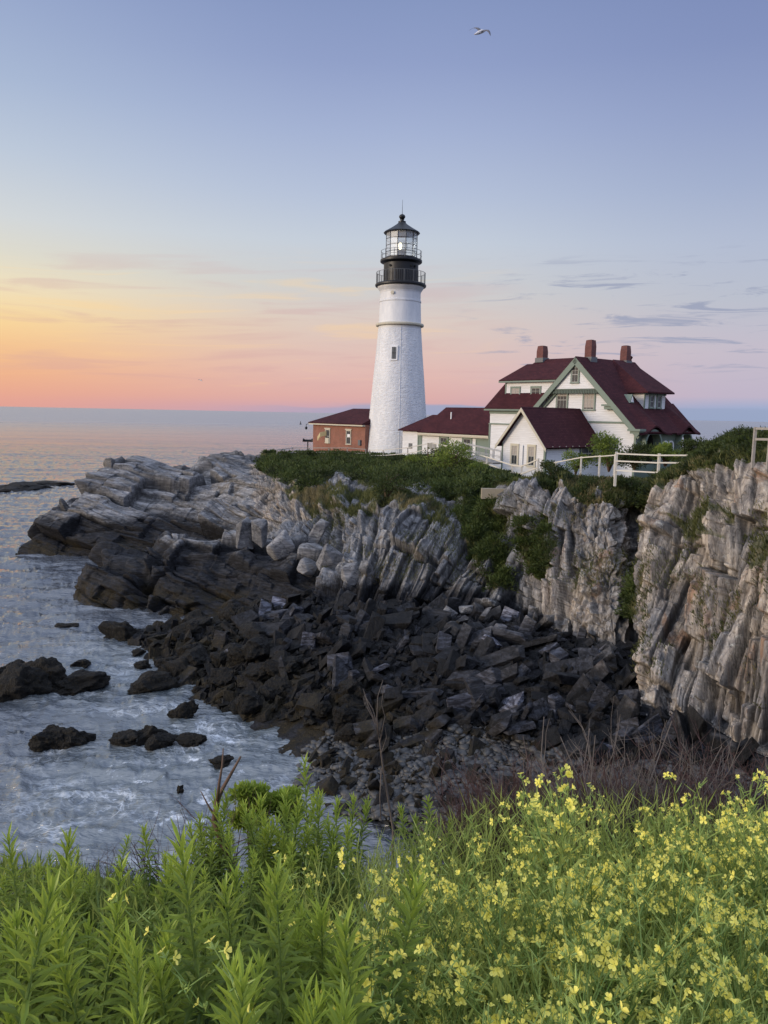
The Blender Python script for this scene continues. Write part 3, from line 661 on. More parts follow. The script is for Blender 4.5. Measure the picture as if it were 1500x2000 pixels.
me = mesh_np('shore', V3, grid_faces(*G3.shape[:2]), True, {'veg': np.zeros(len(V3)), 'warm': np.zeros(len(V3)), 'flat': np.ones(len(V3)), 'blk': np.full(len(V3), -.4), 'crk': np.zeros(len(V3))})
tag(link('shore', me, M_rock), 'dark rocky shore under the boulders and pebbles', 'shore', kind='structure')
# ------------------------------------------------------------------ sea
rr = [6.0]
while rr[-1] < 420: rr.append(rr[-1]*1.0072+0.012)
while rr[-1] < 26000: rr.append(rr[-1]*1.12)
rr = np.array(rr); ang = np.radians(np.concatenate([np.linspace(-80, -34, 90, endpoint=False), np.linspace(-34, 32, 760), np.linspace(32.8, 80, 60)]))
A_, R_ = np.meshgrid(ang, rr, indexing='ij'); X = R_*np.sin(A_); Y = R_*np.cos(A_)
q = np.stack([X.ravel(), Y.ravel(), np.zeros(X.size)], -1); rq = R_.ravel()
wrp = fbm(q*0.25, 3, 501)*2.0
def chop(sx, sy, rot_, seed, o_):
    c_, s_ = math.cos(rot_), math.sin(rot_); a = (q[:, 0]*c_+q[:, 1]*s_)*sx+wrp; b = (-q[:, 0]*s_+q[:, 1]*c_)*sy
    n_ = fbm(np.stack([a, b, np.zeros(len(a))], -1), o_, seed, .55); return 1-np.abs(2*n_-1)
zz = chop(.16, .45, -.25, 511, 3)*.42*ss(rq, 20, 60)+chop(.45, 1.1, .2, 521, 4)*.36+chop(1.3, 2.6, -.45, 531, 3)*.15
zz = (zz-zz.mean())*(1-ss(rq, 150, 400))
blob = lambda px, py, r_: np.exp(-(((q[:, 0]-PZ(px, py, 0)[0])**2+(q[:, 1]-PZ(px, py, 0)[1])**2)/r_**2))
foam = .65*(0.75*blob(480, 1470, 4.5)+.8*blob(250, 1580, 4.5)+.7*blob(330, 1360, 5)+.6*blob(300, 1280, 5)+.7*blob(250, 1650, 4)+.45*blob(60, 1330, 4)+.5*blob(120, 1500, 5)+.4*blob(140, 1260, 8)+.25*blob(60, 1180, 12)+.6*blob(520, 1430, 3))
foam = np.clip(foam, 0, 1.1)
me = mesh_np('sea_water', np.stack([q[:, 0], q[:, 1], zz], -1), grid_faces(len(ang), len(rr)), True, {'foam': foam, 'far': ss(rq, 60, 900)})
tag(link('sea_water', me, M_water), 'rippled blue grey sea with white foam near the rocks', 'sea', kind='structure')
me = mesh_np('seabed', np.array([[-27000, -500, -4.5], [27000, -500, -4.5], [27000, 27000, -4.5], [-27000, 27000, -4.5]]), np.array([[0, 1, 2, 3]]))
tag(link('ground', me, simple('dark_seabed', (.02, .028, .03), 0.9)), 'dark sea bed under the water', 'ground', kind='structure')
# ------------------------------------------------------------------ boulders
def hull_mesh(name, seed, dims, npts=16, chip=0.25):
    r_ = np.random.default_rng(seed); bm = bmesh.new()
    pts = r_.uniform(-1, 1, (npts, 3)); big = np.argmax(np.abs(pts), 1)
    for i in range(npts):
        pts[i, big[i]] = np.sign(pts[i, big[i]])*(1-chip*r_.random())
    cor = np.array([[a, b, c] for a in (-1, 1) for b in (-1, 1) for c in (-1, 1)], float)*(1-chip*r_.random((8, 3))*1.4)
    cor[:, 0] += cor[:, 2]*r_.uniform(-.25, .25); pts = np.concatenate([pts*.96, cor])*np.array(dims)/2
    for v in pts: bm.verts.new(v)
    res = bmesh.ops.convex_hull(bm, input=bm.verts); 
    bmesh.ops.delete(bm, geom=[g for g in set(res['geom_interior'])|set(res['geom_unused']) if isinstance(g, bmesh.types.BMVert)], context='VERTS')
    bmesh.ops.dissolve_limit(bm, angle_limit=R(9), verts=bm.verts, edges=bm.edges)
    bmesh.ops.bevel(bm, geom=[e for e in bm.edges], offset=min(dims)*0.035, segments=1, affect='EDGES', clamp_overlap=True)
    bmesh.ops.triangulate(bm, faces=bm.faces)
    me = bpy.data.meshes.new(name); bm.to_mesh(me); bm.free(); return me
def mesh_arrays(me):
    v = np.empty(len(me.vertices)*3, np.float32); me.vertices.foreach_get('co', v)
    f = np.empty(len(me.loops), np.int32); me.loops.foreach_get('vertex_index', f); return v.reshape(-1, 3), f.reshape(-1, 3)
SLABS = [hull_mesh('boulder', 100+i, d) for i, d in enumerate([(1.5,.9,.42),(1.3,.8,.5),(1.7,.7,.35),(1.1,.9,.6),(1.2,1.0,.34),(1.9,.8,.5),(1,.8,.7),(1.4,.55,.4),(1.1,.7,.3),(1.25,1.1,.55)])]
def blob_mesh(name, seed, dims, sub=5, rough=.35):
    bm = bmesh.new(); bmesh.ops.create_icosphere(bm, subdivisions=sub, radius=1)
    co = np.array([v.co[:] for v in bm.verts]); n = co.copy()
    rgn = np.random.default_rng(seed)
    for _ in range(13):
        dn = rgn.normal(size=3); dn /= np.linalg.norm(dn); dd = co@dn-rgn.uniform(.55, .85); co = co-np.clip(dd, 0, None)[:, None]*dn*.92
    co = co*1.25; r_ = 1+rough*(fbm(co*1.3+seed*7, 3, seed)-.5)*1.6+.34*(fbm(co*4+seed, 5, seed+5, .65)-.5)
    co = co*r_[:, None]*np.array(dims)/2
    for v, c in zip(bm.verts, co): v.co = c
    me = bpy.data.meshes.new(name); bm.to_mesh(me); bm.free(); me.polygons.foreach_set('use_smooth', [True]*len(me.polygons)); return me
ROUND = [blob_mesh('weedy_boulder', 40+i, d) for i, d in enumerate([(1.4,1.1,.9),(1.2,1,.8),(1.7,1.1,.8),(1.1,1,.9)])]
for me in SLABS: me.materials.append(M_boulder)
for me in ROUND: me.materials.append(M_weed)
def euler(az_, pitch, roll_):
    return (Matrix.Rotation(az_, 3, 'Z') @ Matrix.Rotation(-pitch, 3, 'Y') @ Matrix.Rotation(roll_, 3, 'X'))
# candidate places on the shore: weight by ground area
Gc = G3b; cell = np.linalg.norm(np.cross(Gc[1:, :-1]-Gc[:-1, :-1], Gc[:-1, 1:]-Gc[:-1, :-1]), axis=-1)
sp_ = proj(Gc[:-1, :-1].reshape(-1, 3)); sx_, sy_ = sp_[:, 0], sp_[:, 1]
SCREE = [(250,1210),(420,1190),(560,1175),(700,1178),(860,1186),(1010,1180),(1110,1225),(1215,1265),(1300,1365),(1440,1470),(1500,1500),(1400,1530),(1230,1500),(1090,1470),(980,1450),(880,1425),(760,1450),(700,1475),(640,1430),(560,1400),(480,1400),(400,1380),(330,1330),(290,1290),(240,1240)]
msk = inpoly(sx_, sy_, SCREE); wgt = cell.ravel()*msk*(1+0*ss(sx_, 600, 1000)); wgt = wgt/wgt.sum()
NB = 6400
pick = rng.choice(len(wgt), NB, p=wgt); iu, iv = np.unravel_index(pick, cell.shape)
fu, fv = rng.random(NB)[:, None], rng.random(NB)[:, None]
loc = Gc[iu, iv]*(1-fu)*(1-fv)+Gc[iu+1, iv]*fu*(1-fv)+Gc[iu, iv+1]*(1-fu)*fv+Gc[iu+1, iv+1]*fu*fv
sc = np.clip(rng.lognormal(-1.14, 0.48, NB), .14, 1.05)
sc *= np.where(loc[:, 1] < 33, 1.0, 1.12)
scp = proj(loc); sxp = scp[:, 0]
sc *= np.where(sxp > 1230, .75, 1.0)
app = sc/loc[:, 1]; order = np.argsort(-app)
top, rest = order[:290], order[290:]
GR_D = 'dark angular boulders tumbled on the shore'; GR_W = 'rounded seaweed covered boulders at the water edge'; GR_P = 'grey boulders at the foot of the cliff'
def scree_rot(i):
    r_ = rng
    return euler(R(r_.normal(15, 62)), R(r_.normal(24, 24)), R(r_.normal(16, 30))) @ Matrix.Diagonal((1.12, .95, .78))
lib = [mesh_arrays(m_) for m_ in SLABS]
for n_, i in enumerate(top):
    sxx, syy = scp[i]; low = loc[i, 2] < 1.1 and sxx < 720
    me = ROUND[n_ % 4] if low and rng.random() < .75 else SLABS[n_ % 10]
    o = bpy.data.objects.new('boulder', me); SC.collection.objects.link(o)
    M_ = (euler(rng.uniform(0, 6), rng.normal(0, .2), rng.normal(0, .2)) if me in ROUND else scree_rot(i)).to_4x4()
    o.matrix_world = Matrix.Translation(Vector(loc[i])+Vector((0, 0, .22*sc[i]+rng.uniform(0, .2)))) @ M_ @ Matrix.Scale(float(sc[i]*1.05), 4)
    if me in ROUND: tag(o, 'rounded boulder shaggy with brown seaweed, in the low mass at the water edge', 'boulder', GR_W)
    elif loc[i, 2] > 2.55: tag(o, 'grey fallen slab in the jumble along the cliff foot', 'boulder', GR_P)
    else: tag(o, 'dark angular slab tipped up among the tumbled boulders of the cove', 'boulder', GR_D)
Vs, Fs = [], []; off = 0
for i in rest:
    v, f = lib[int(rng.integers(10))]; M_ = np.array(scree_rot(i)); vv = (v*sc[i])@M_.T+loc[i]+np.array([0, 0, .12*sc[i]])
    Vs.append(vv); Fs.append(f+off); off += len(v)
ru_ = link('rubble', mesh_np('rubble', np.concatenate(Vs), np.concatenate(Fs)), M_boulder); tag(ru_, 'mass of smaller dark broken rock filling the cove between the boulders', 'rubble', kind='stuff')
# pebbles
ms3 = inpoly(sx_, sy_, [(600,1480),(700,1455),(900,1440),(1100,1470),(1300,1500),(1500,1530),(1600,1600),(1500,1690),(900,1690),(650,1600)]); wg = cell.ravel()*ms3; wg /= wg.sum()
pk = rng.choice(len(wg), 420, p=wg); iu, iv = np.unravel_index(pk, cell.shape); l3 = Gc[iu, iv]; s3 = np.clip(rng.lognormal(-1.25, .5, 420), .14, .95); Vs, Fs, off = [], [], 0
for l_, s_ in zip(l3, s3): v, f = lib[int(rng.integers(10))]; Vs.append((v*s_)@np.array(scree_rot(0)).T+l_+np.array([rng.uniform(-.2, .2), rng.uniform(-.2, .2), .12*s_])); Fs.append(f+off); off += len(v)
tag(link('rubble', mesh_np('rubble', np.concatenate(Vs), np.concatenate(Fs)), M_boulder), 'loose dark stones strewn over the pebble beach', 'rubble', kind='stuff')
ms2 = inpoly(sx_, sy_, [(520,1560),(560,1490),(640,1430),(760,1430),(880,1400),(1000,1430),(1100,1450),(1240,1480),(1400,1500),(1560,1500),(1700,1560),(1700,1750),(600,1650)])
wg = cell.ravel()*ms2; wg /= wg.sum(); NP_ = 15000
pick = rng.choice(len(wg), NP_, p=wg); iu, iv = np.unravel_index(pick, cell.shape); fu, fv = rng.random(NP_)[:, None], rng.random(NP_)[:, None]
pl = Gc[iu, iv]*(1-fu)*(1-fv)+Gc[iu+1, iv]*fu*(1-fv)+Gc[iu, iv+1]*(1-fu)*fv+Gc[iu+1, iv+1]*fu*fv
bm = bmesh.new(); bmesh.ops.create_icosphere(bm, subdivisions=1, radius=1); iv_ = np.array([v.co[:] for v in bm.verts]); if_ = np.array([[v.index for v in f.verts] for f in bm.faces]); bm.free()
s_ = np.clip(rng.lognormal(-2.5, .5, NP_), .035, .30); an = rng.random(NP_)*6.28
ax = np.stack([rng.uniform(.8, 1.3, NP_), rng.uniform(.6, .9, NP_), rng.uniform(.35, .6, NP_)], -1)*s_[:, None]
vv = iv_[None]*ax[:, None, :]; c_, s2_ = np.cos(an)[:, None], np.sin(an)[:, None]
vv = np.stack([vv[..., 0]*c_-vv[..., 1]*s2_, vv[..., 0]*s2_+vv[..., 1]*c_, vv[..., 2]], -1)+pl[:, None, :]+np.array([0, 0, .03])
ff = if_[None]+(np.arange(NP_)*len(iv_))[:, None, None]
tag(link('pebbles', mesh_np('pebbles', vv.reshape(-1, 3), ff.reshape(-1, 3), True), M_pebble), 'grey rounded pebbles of the small beach', 'pebbles', kind='stuff')
# single rocks that stand clear
def sea_rock(px, py, wpx, hpx, label, me=None, z0=0.0, group=None, rz=0.3):
    c = PZ(px, py, z0); k = c[1]/FPX; W_ = wpx*k; H_ = hpx*k*1.15
    me = me or blob_mesh('sea_rock', int(px*3+py) % 977, (W_, W_*.75, H_*1.6), 5, .55)
    if not me.materials: me.materials.append(M_weed)
    o = bpy.data.objects.new('sea_rock', me); SC.collection.objects.link(o); o.location = (c[0], c[1]+W_*.2, z0+H_*.05); o.rotation_euler = (0, 0, rz); tag(o, label, 'rock', group)
sea_rock(235,1250,76,30,'dark peaked wet rock off the boulder mass, tallest rock in the surf')
sea_rock(22,1358,105,44,'big round seaweed rock cut by the left border of the photo')
sea_rock(75,1335,95,34,'seaweed rock at the middle of the long reef near the left border')
sea_rock(145,1345,110,20,'low flat tail of the dark reef pointing at the open cove')
sea_rock(10,1322,60,22,'pointed wet rock behind the big round one at the left border')
sea_rock(92,1452,62,28,'left hump of the double dark rock alone in the surf')
sea_rock(132,1450,62,24,'right hump of the double dark rock alone in the surf')
sea_rock(244,1452,58,18,'small flat rock at the left end of the row of wet rocks above the plants')
sea_rock(292,1444,54,22,'middle rock of the row of wet rocks above the plants')
sea_rock(312,1456,52,18,'lower rock of the row of wet rocks, touching its neighbour')
sea_rock(376,1452,56,12,'nearly drowned flat rock to the right of the row of wet rocks')
sea_rock(288,1345,78,20,'long low rock in the surf beside the water edge boulders')
sea_rock(357,1398,52,20,'small humped rock standing in the surf in front of the water edge boulders')
sea_rock(152,1301,40,9,'flat wafer of rock awash above the long reef')
sea_rock(96,1296,30,9,'tiny rock awash close over the long reef')
sea_rock(126,1226,40,7,'thin dark rock awash off the near ledge')
sea_rock(276,1302,32,10,'small slanting rock between the reef and the boulders')
sea_rock(266,1278,28,7,'smallest slanting rock awash below the peaked rock')
sea_rock(352,1543,12,8,'single tiny rock in the foam behind the forked twig')
sea_rock(430,1492,46,9,'drowned weedy rock in the calm cove water')
sea_rock(30,958,120,14,'front half of the far dark reef at the left border, behind the headland')
sea_rock(85,950,100,9,'long thin back half of the far dark reef reaching the headland')
# named blocks on the slope and beach
def block(px, py, Y, dims, rotv, label, seed, cat='boulder', mat=None):
    me = hull_mesh('rock_block', seed, [q_*.92 for q_ in dims], 22, .52); o = link('rock_block', me, mat or M_block, None, P(px, py, Y), tuple(R(a) for a in rotv)); tag(o, label, cat)
block(478,1042,50.8,(1.5,1.2,2.4),(8,-6,20),'tall pale upright block, left of the standing pair on the ledge',901)
block(506,1035,50.5,(1.2,1.2,2.4),(6,8,-15),'tall pale upright block, right of the standing pair on the ledge',902)
block(548,1070,48.4,(2.2,1.4,1.9),(10,-35,10),'big pale pointed boulder below the standing pair',903)
block(580,1065,49.2,(1.5,1.4,2.0),(10,5,40),'squared pale boulder leaning on the big pointed one',904)
block(600,1108,45.8,(1.2,1.1,1.5),(0,20,60),'pale cube shaped block under the squared boulder',905)
block(642,1098,44.6,(1.8,1.0,2.2),(5,28,15),'wide leaning grey slab at the foot of the layered slope',906)
block(686,1122,42.8,(1.5,.9,1.7),(-10,-28,25),'pale tilted diamond shaped block fallen at the slope foot',907)
block(716,1112,42.5,(1.1,.9,1.0),(0,35,45),'small bluish block wedged beside the tilted diamond shaped one',908)
block(620,1040,49.5,(1.0,.9,2.4),(0,30,0),'thin leaning column above the wide grey slab',909)
block(912,1190,37.8,(1.0,.8,.55),(0,-6,10),'rust banded block on top of the dark scree',910)
block(878,1198,37.5,(.8,.6,.7),(0,30,30),'small cream coloured wedge beside the rust banded block',911)
block(1040,1202,37.2,(.7,.5,1.3),(5,10,20),'bright pale upright chip leaning at the cliff foot',912)
block(968,1470,26.2,(1.1,.9,1.0),(15,-20,30),'ochre stained boulder sitting on the pebbles',913,mat=simple('ochre_weed_rock',(.13,.075,.03),.8,bumpscale=9,var=.6))
block(770,1452,27.5,(.9,.8,.9),(10,12,60),'dark squat boulder on the left part of the pebble beach',914,mat=M_boulder)
block(746,1492,25.6,(1.0,.9,1.1),(0,20,10),'black boulder behind the dead sapling on the beach',915,mat=M_boulder)
block(820,1500,25.2,(1.3,1.0,.6),(0,-12,-20),'flat grey boulder in the middle of the pebble beach',916,mat=M_boulder)
block(1030,1500,24.8,(1.7,1.1,.9),(12,-24,20),'large sloping slab at the back of the pebble beach',917,mat=M_boulder)
block(1290,1412,26.2,(1.1,.8,.9),(10,20,30),'dark boulder propped at the foot of the near cliff',919,mat=M_boulder)
block(985,1508,24.2,(.6,.5,.6),(0,0,30),'little grey block between the ochre boulder and the sloping slab',918)
# concrete wall
mb = MB(); mb.box(-.85, .85, -.2, .2, -.5, .12); o = mb.build('retaining_wall', M_conc, None, loc=P(968, 958, 46)); tag(o, 'short buff concrete retaining wall above the green gully', 'wall')
# ------------------------------------------------------------------ buildings
AL = R(50); GZ = 8.0
M_pane = simple('dark_window_pane', (.035, .04, .045), 0.22, 0.35, var=.4)
M_sash = simple('pale_sash_paint', (.30, .30, .28), 0.5)
def window(parent, x, y, z, w, h, face='front', bars=(1, 1), frame=M_green, name='window', blind=0, door=False, fw=.12):
    """face front: wall normal is local -y; side: wall normal is local +x; x, y, z is the middle of the opening on the wall"""
    o = MB()
    o.box(-w/2-fw, w/2+fw, -.07, .04, h/2, h/2+fw*1.3); o.box(-w/2-fw-.04, w/2+fw+.04, -.11, .04, -h/2-.09, -h/2)
    o.box(-w/2-fw, -w/2, -.065, .04, -h/2, h/2); o.box(w/2, w/2+fw, -.065, .04, -h/2, h/2)
    ob = o.build(name, frame, parent, loc=(x, y, z)); ob.rotation_euler = (0, 0, 0 if face == 'front' else R(90))
    if door:
        p_ = MB(); p_.box(-w/2, w/2, -.03, -.005, -h/2, h/2); p_.build('panel', M_green, ob)
        p_ = MB(); p_.box(w/2-.16, w/2-.10, -.08, -.032, -.05, .05); p_.build('handle', M_black, ob); return ob
    g = MB(); g.box(-w/2, w/2, -.02, -.004, -h/2, h/2); g.build('pane', M_pane, ob)
    if blind:
        g = MB(); g.box(-w/2+.05, w/2-.05, -.026, -.0215, h/2-blind*h, h/2-.04); g.build('blind', M_curtain, ob)
    s = MB(); s.box(-w/2, w/2, -.05, -.028, -.025, .025)
    for i in range(1, bars[0]+1): xx = -w/2+w*i/(bars[0]+1); s.box(xx-.014, xx+.014, -.044, -.028, -h/2, h/2)
    for i in range(bars[1]):
        zz_ = h/2*(i+1)/(bars[1]+1); s.box(-w/2, w/2, -.043, -.029, zz_-.012, zz_+.012)
    s.box(-w/2, -w/2+.045, -.05, -.027, -h/2, h/2); s.box(w/2-.045, w/2, -.05, -.027, -h/2, h/2); s.box(-w/2, w/2, -.05, -.027, -h/2, -h/2+.05); s.box(-w/2, w/2, -.05, -.027, h/2-.045, h/2)
    s.build('sash', M_sash, ob); return ob
def slab(mb, pts, th=.14):
    a = np.array(pts, float); n = np.cross(a[1]-a[0], a[2]-a[0]); n /= np.linalg.norm(n)
    if n[2] < 0: n = -n
    mb.prism(pts, -n*th)
def hull_obj(name, pts, mat, parent):
    bm = bmesh.new(); [bm.verts.new(p_) for p_ in pts]; bmesh.ops.convex_hull(bm, input=bm.verts)
    bmesh.ops.dissolve_limit(bm, angle_limit=R(1), verts=bm.verts, edges=bm.edges)
    me = bpy.data.meshes.new(name); bm.to_mesh(me); bm.free(); return link(name, me, mat, parent)
def chimney(parent, x, y, z0, z1, w=.75):
    m_ = MB(); m_.box(x-w/2, x+w/2, y-w/2, y+w/2, z0, z1-.5); v = w*.42
    for (a, b, c, d, e, f) in ((w/2, w/2, z1-.5, v, v, z1),):
        m_.add([(x-a, y-a, c), (x+a, y-a, c), (x+a, y+a, c), (x-a, y+a, c), (x-d, y-d, f), (x+d, y-d, f), (x+d, y+d, f), (x-d, y+d, f)], [(0, 1, 5, 4), (1, 2, 6, 5), (2, 3, 7, 6), (3, 0, 4, 7), (4, 5, 6, 7)])
    c = m_.build('chimney', M_chim, parent)
    m_ = MB(); m_.box(x-w/2-.09, x+w/2+.09, y-w/2-.09, y+w/2+.09, z0+.1, z0+.52); m_.build('flashing', M_rail, c)
    m_ = MB(); m_.box(x-v*.7, x+v*.7, y-v*.7, y+v*.7, z1, z1+.03); m_.build('flue', M_inside, c); return c
def at(px, Y): q_ = PYZ(px, Y, GZ); return (q_[0], q_[1], GZ)
# main house
W_, L_, EZ, RZ = 11.35, 7.9, 3.8, 9.4
H = empty('keepers_house', at(1238, 60), -AL, 'large white clapboard house with a steep dark red gable roof, green trim and porch arches', 'house')
m_ = MB(); m_.prism([(-W_, 0, -1), (0, 0, -1), (0, 0, EZ), (-W_/2, 0, RZ-.12), (-W_, 0, EZ)], (0, .3, 0)); m_.build('gable_wall', M_clap, H)
m_ = MB(); m_.box(-W_+.02, -1.9, .32, L_, -1, EZ); m_.prism([(-W_, L_, EZ), (0, L_, EZ), (-W_/2, L_, RZ-.12)], (0, -.3, 0)); m_.build('wall', M_clap, H)
m_ = MB()
sl = (RZ-EZ)/(W_/2)
slab(m_, [(-W_/2, -.55, RZ+.08), (.62, -.55, EZ+.08-.62*sl*.75), (.62, L_+.25, EZ+.08-.62*sl*.75), (-W_/2, L_+.25, RZ+.08)])
slab(m_, [(-W_/2, -.55, RZ+.08), (-W_-.6, -.55, EZ+.08-.6*sl), (-W_-.6, L_+.25, EZ+.08-.6*sl), (-W_/2, L_+.25, RZ+.08)])
roof = m_.build('roof', M_roof, H)
for c in ((-W_/2, 1.45, RZ-.4, 10.9), (-W_/2, 6.6, RZ-.4, 10.8)): chimney(roof, c[0], c[1], c[2], c[3], .66)
m_ = MB()   # green rake boards
for s in (0, 1):
    x0, z0 = (.62, EZ+.02-.62*sl*.75) if s else (-W_-.6, EZ+.02-.6*sl)
    d = np.array([x0+W_/2, 0, z0-RZ]); d /= np.linalg.norm(d); nn = np.array([d[2], 0, -d[0]]); nn = -nn if nn[2] > 0 else nn
    A = np.array([-W_/2, -.60, RZ+.0]); B = np.array([x0, -.60, z0]); m_.prism([A, B, B+nn*.36, A+nn*.36*1.0+np.array([0, 0, -.12])], (0, .12, 0))
    A2 = A+nn*.36; B2 = B+nn*.36; m_.prism([A2+np.array([0, .42, -.12]), B2+np.array([0, .42, 0]), B2+nn*.22+np.array([0, .42, 0]), A2+nn*.22+np.array([0, .42, -.2])], (0, .16, 0))
m_.build('rake_board', M_green, roof)
m_ = MB()   # projecting upper gable
hz = 6.75; hw = (RZ-hz)/sl
ped = m_.prism([(-W_/2-hw+.08, -.36, hz), (-W_/2+hw-.08, -.36, hz), (-W_/2, -.36, RZ-.1)], (0, .34, 0)).build('upper_gable', M_clap, H)
m_ = MB(); n_ = 34
for i in range(n_):
    x0 = -W_/2-hw+(2*hw)*i/n_; x1 = -W_/2-hw+(2*hw)*(i+1)/n_; m_.prism([(x0+.02, -.42, hz-.22), ((x0+x1)/2, -.42, hz-.34), (x1-.02, -.42, hz-.22), (x1-.02, -.42, hz), (x0+.02, -.42, hz)], (0, .05, 0))
m_.box(-W_/2-hw, -W_/2+hw, -.44, .02, hz, hz+.10); m_.build('scalloped_band', M_dgreen, ped)
window(ped, -W_/2-.05, -.37, 8.0, .62, 1.25, bars=(1, 1))
window(H, -7.2, -.01, 5.95, 1.0, 1.55, bars=(2, 1), blind=.3); window(H, -4.5, -.01, 5.95, 1.0, 1.55, bars=(2, 1), blind=.9)
window(H, -2.2, -.01, 2.0, 1.0, 1.6, bars=(1, 1))
m_ = MB(); m_.box(-11, -.45, -.06, .02, 4.1, 4.25)
m_.box(-.35, .75, -.75, .1, 3.55, 3.72); m_.box(-.2, .6, -.62, .1, 3.35, 3.54); m_.box(-3.0, -1.95, -.5, .05, 5.45, 5.6); m_.box(-2.8, -1.95, -.4, .05, 5.2, 5.44); m_.box(-.16, .02, -.055, .02, -1, 3.3)
m_.build('green_trim', M_green, H)
# porch: a wall with arches, on the +x side
def arch_wall(length, z0, z1, arches, th=.2, n=110):
    mb = MB()
    for i in range(n):
        y0, y1 = length*i/n, length*(i+1)/n; ym = (y0+y1)/2; segs = [(z0, z1)]
        for (c, r_, zs, zb) in arches:
            if abs(ym-c) < r_: zt = zs+math.sqrt(max(0, r_*r_-(ym-c)**2))*1.0; segs = [(zt, max(z1, zt+.18))]+([(z0, zb)] if zb > z0 else [])
        for a, b in segs: mb.box(-th, 0, y0, y1, a, b)
    return mb
ARCH = [(1.75, 1.05, 2.5, .9), (3.35, .32, 2.35, 1.2), (4.2, .32, 2.35, 1.2), (5.05, .32, 2.35, 1.2), (6.7, .85, 2.55, .9)]
pw = arch_wall(L_, -1, 3.35, ARCH).build('porch_wall', M_green, H)
m_ = MB()
for (c, r_, zs, zb) in ARCH:
    big = r_ > .5; pts_i = [(c-r_, zb)]+[(c-r_*math.cos(t_), zs+r_*math.sin(t_)) for t_ in np.linspace(0, math.pi, 15)]+[(c+r_, zb)]
    k = (r_+(.16 if big else .13))/r_; pts_o = [(c+(y_-c)*k, zs+(z_-zs)*k if z_ > zs else z_) for y_, z_ in pts_i]
    tgt = m_ if not big else None
    mm = MB() if big else m_
    for i in range(len(pts_i)-1):
        a, b, c1, d1 = pts_i[i], pts_i[i+1], pts_o[i+1], pts_o[i]; mm.prism([(.001, a[0], a[1]), (.001, b[0], b[1]), (.001, c1[0], c1[1]), (.001, d1[0], d1[1])], (.08 if not big else .5, 0, 0))
    if big: mm.build('arch_trim', M_green, pw)
m_.build('white_arch_trim', M_white, pw)
for (c, r_, zs) in ((1.75, 1.22, 2.55), (6.7, 1.0, 2.6)):   # eyebrow swellings of the roof over the arches
    mb = MB(); prof = [(-1, c-r_*1.9, 0.0)]
    ys = np.linspace(-1.9, 1.9, 21); rows = []
    for k, xx in enumerate((.66, .2, -.4, -1.1, -2.0)):
        fall = [1, 1, .85, .5, .0][k]; base = EZ+.11-xx*sl*(.78 if xx > 0 else 1)
        rows.append([(xx, c+r_*yy, base+fall*(.62*math.exp(-(yy/.75)**2))+(-.02 if k == 4 else .0)) for yy in ys])
    Vv = [v for r2 in rows for v in r2]; nn_ = len(ys); Ff = [(i*nn_+j, i*nn_+j+1, (i+1)*nn_+j+1, (i+1)*nn_+j) for i in range(4) for j in range(nn_-1)]
    mb.add(Vv, Ff); low = [(v[0], v[1], v[2]-.14) for v in rows[0]]; mb.add(list(rows[0])+low, [(j, j+1, nn_+j+1, nn_+j) for j in range(nn_-1)]); mb.build('roof_eyebrow', M_roof, roof, smooth=False)
m_ = MB(); m_.box(-1.88, -1.80, .35, L_-.2, -1, EZ); m_.box(-1.8, -.22, .35, L_-.3, 3.3, 3.4); m_.build('porch_interior', M_inside, H)
m_ = MB(); m_.box(.02, .5, -.5, L_+.45, 3.30, 3.40); m_.build('eave_soffit', M_green, roof)
# dormer on the right slope
xf = -1.38
D_ = MB().box(xf-2.2, xf, 3.1, 6.2, 5.2, 6.6).build('dormer', M_clap, H)
hull_obj('dormer_roof', [(-.85, 2.6, 6.58), (-.85, 6.7, 6.58), (-.85, 2.6, 6.7), (-.85, 6.7, 6.7), (-5.6, 4.6, RZ+.12), (-5.6, 7.3, RZ+.12), (-4, 2.6, 6.58), (-4, 7.1, 6.58)], M_roof, D_)
for yy in (4.1, 5.2): window(D_, xf+.01, yy, 5.92, .5, .95, 'side', (0, 0), M_green)
m_ = MB(); m_.box(xf-.03, xf+.04, 3.02, 3.14, 5.0, 6.55); m_.box(xf-.03, xf+.05, 3.1, 6.25, 5.12, 5.22); m_.box(xf-.02, xf+.06, 3.0, 6.25, 6.45, 6.57); m_.build('trim', M_green, D_)
v_ = hull_obj('gable_vent', [(-1.75, 1.55, 5.75), (-1.75, 2.2, 5.75), (-1.75, 1.87, 6.45), (-3.1, 1.87, 6.45), (-2.4, 1.55, 5.8), (-2.4, 2.2, 5.8)], M_green, roof)
m_ = MB(); m_.prism([(-1.74, 1.68, 5.83), (-1.74, 2.07, 5.83), (-1.74, 1.87, 6.28)], (.03, 0, 0)); m_.build('louvre', M_white, v_)
m_ = MB(); m_.tube([(-W_/2, 7.5, RZ+.05), (-W_/2, 7.5, RZ+.35)], [.06, .05], 8); m_.lathe([(.02, .3), (.13, .4), (.13, .5), (.02, .6)], 10, c=(-W_/2, 7.5, RZ)); m_.build('finial', M_roof, roof)
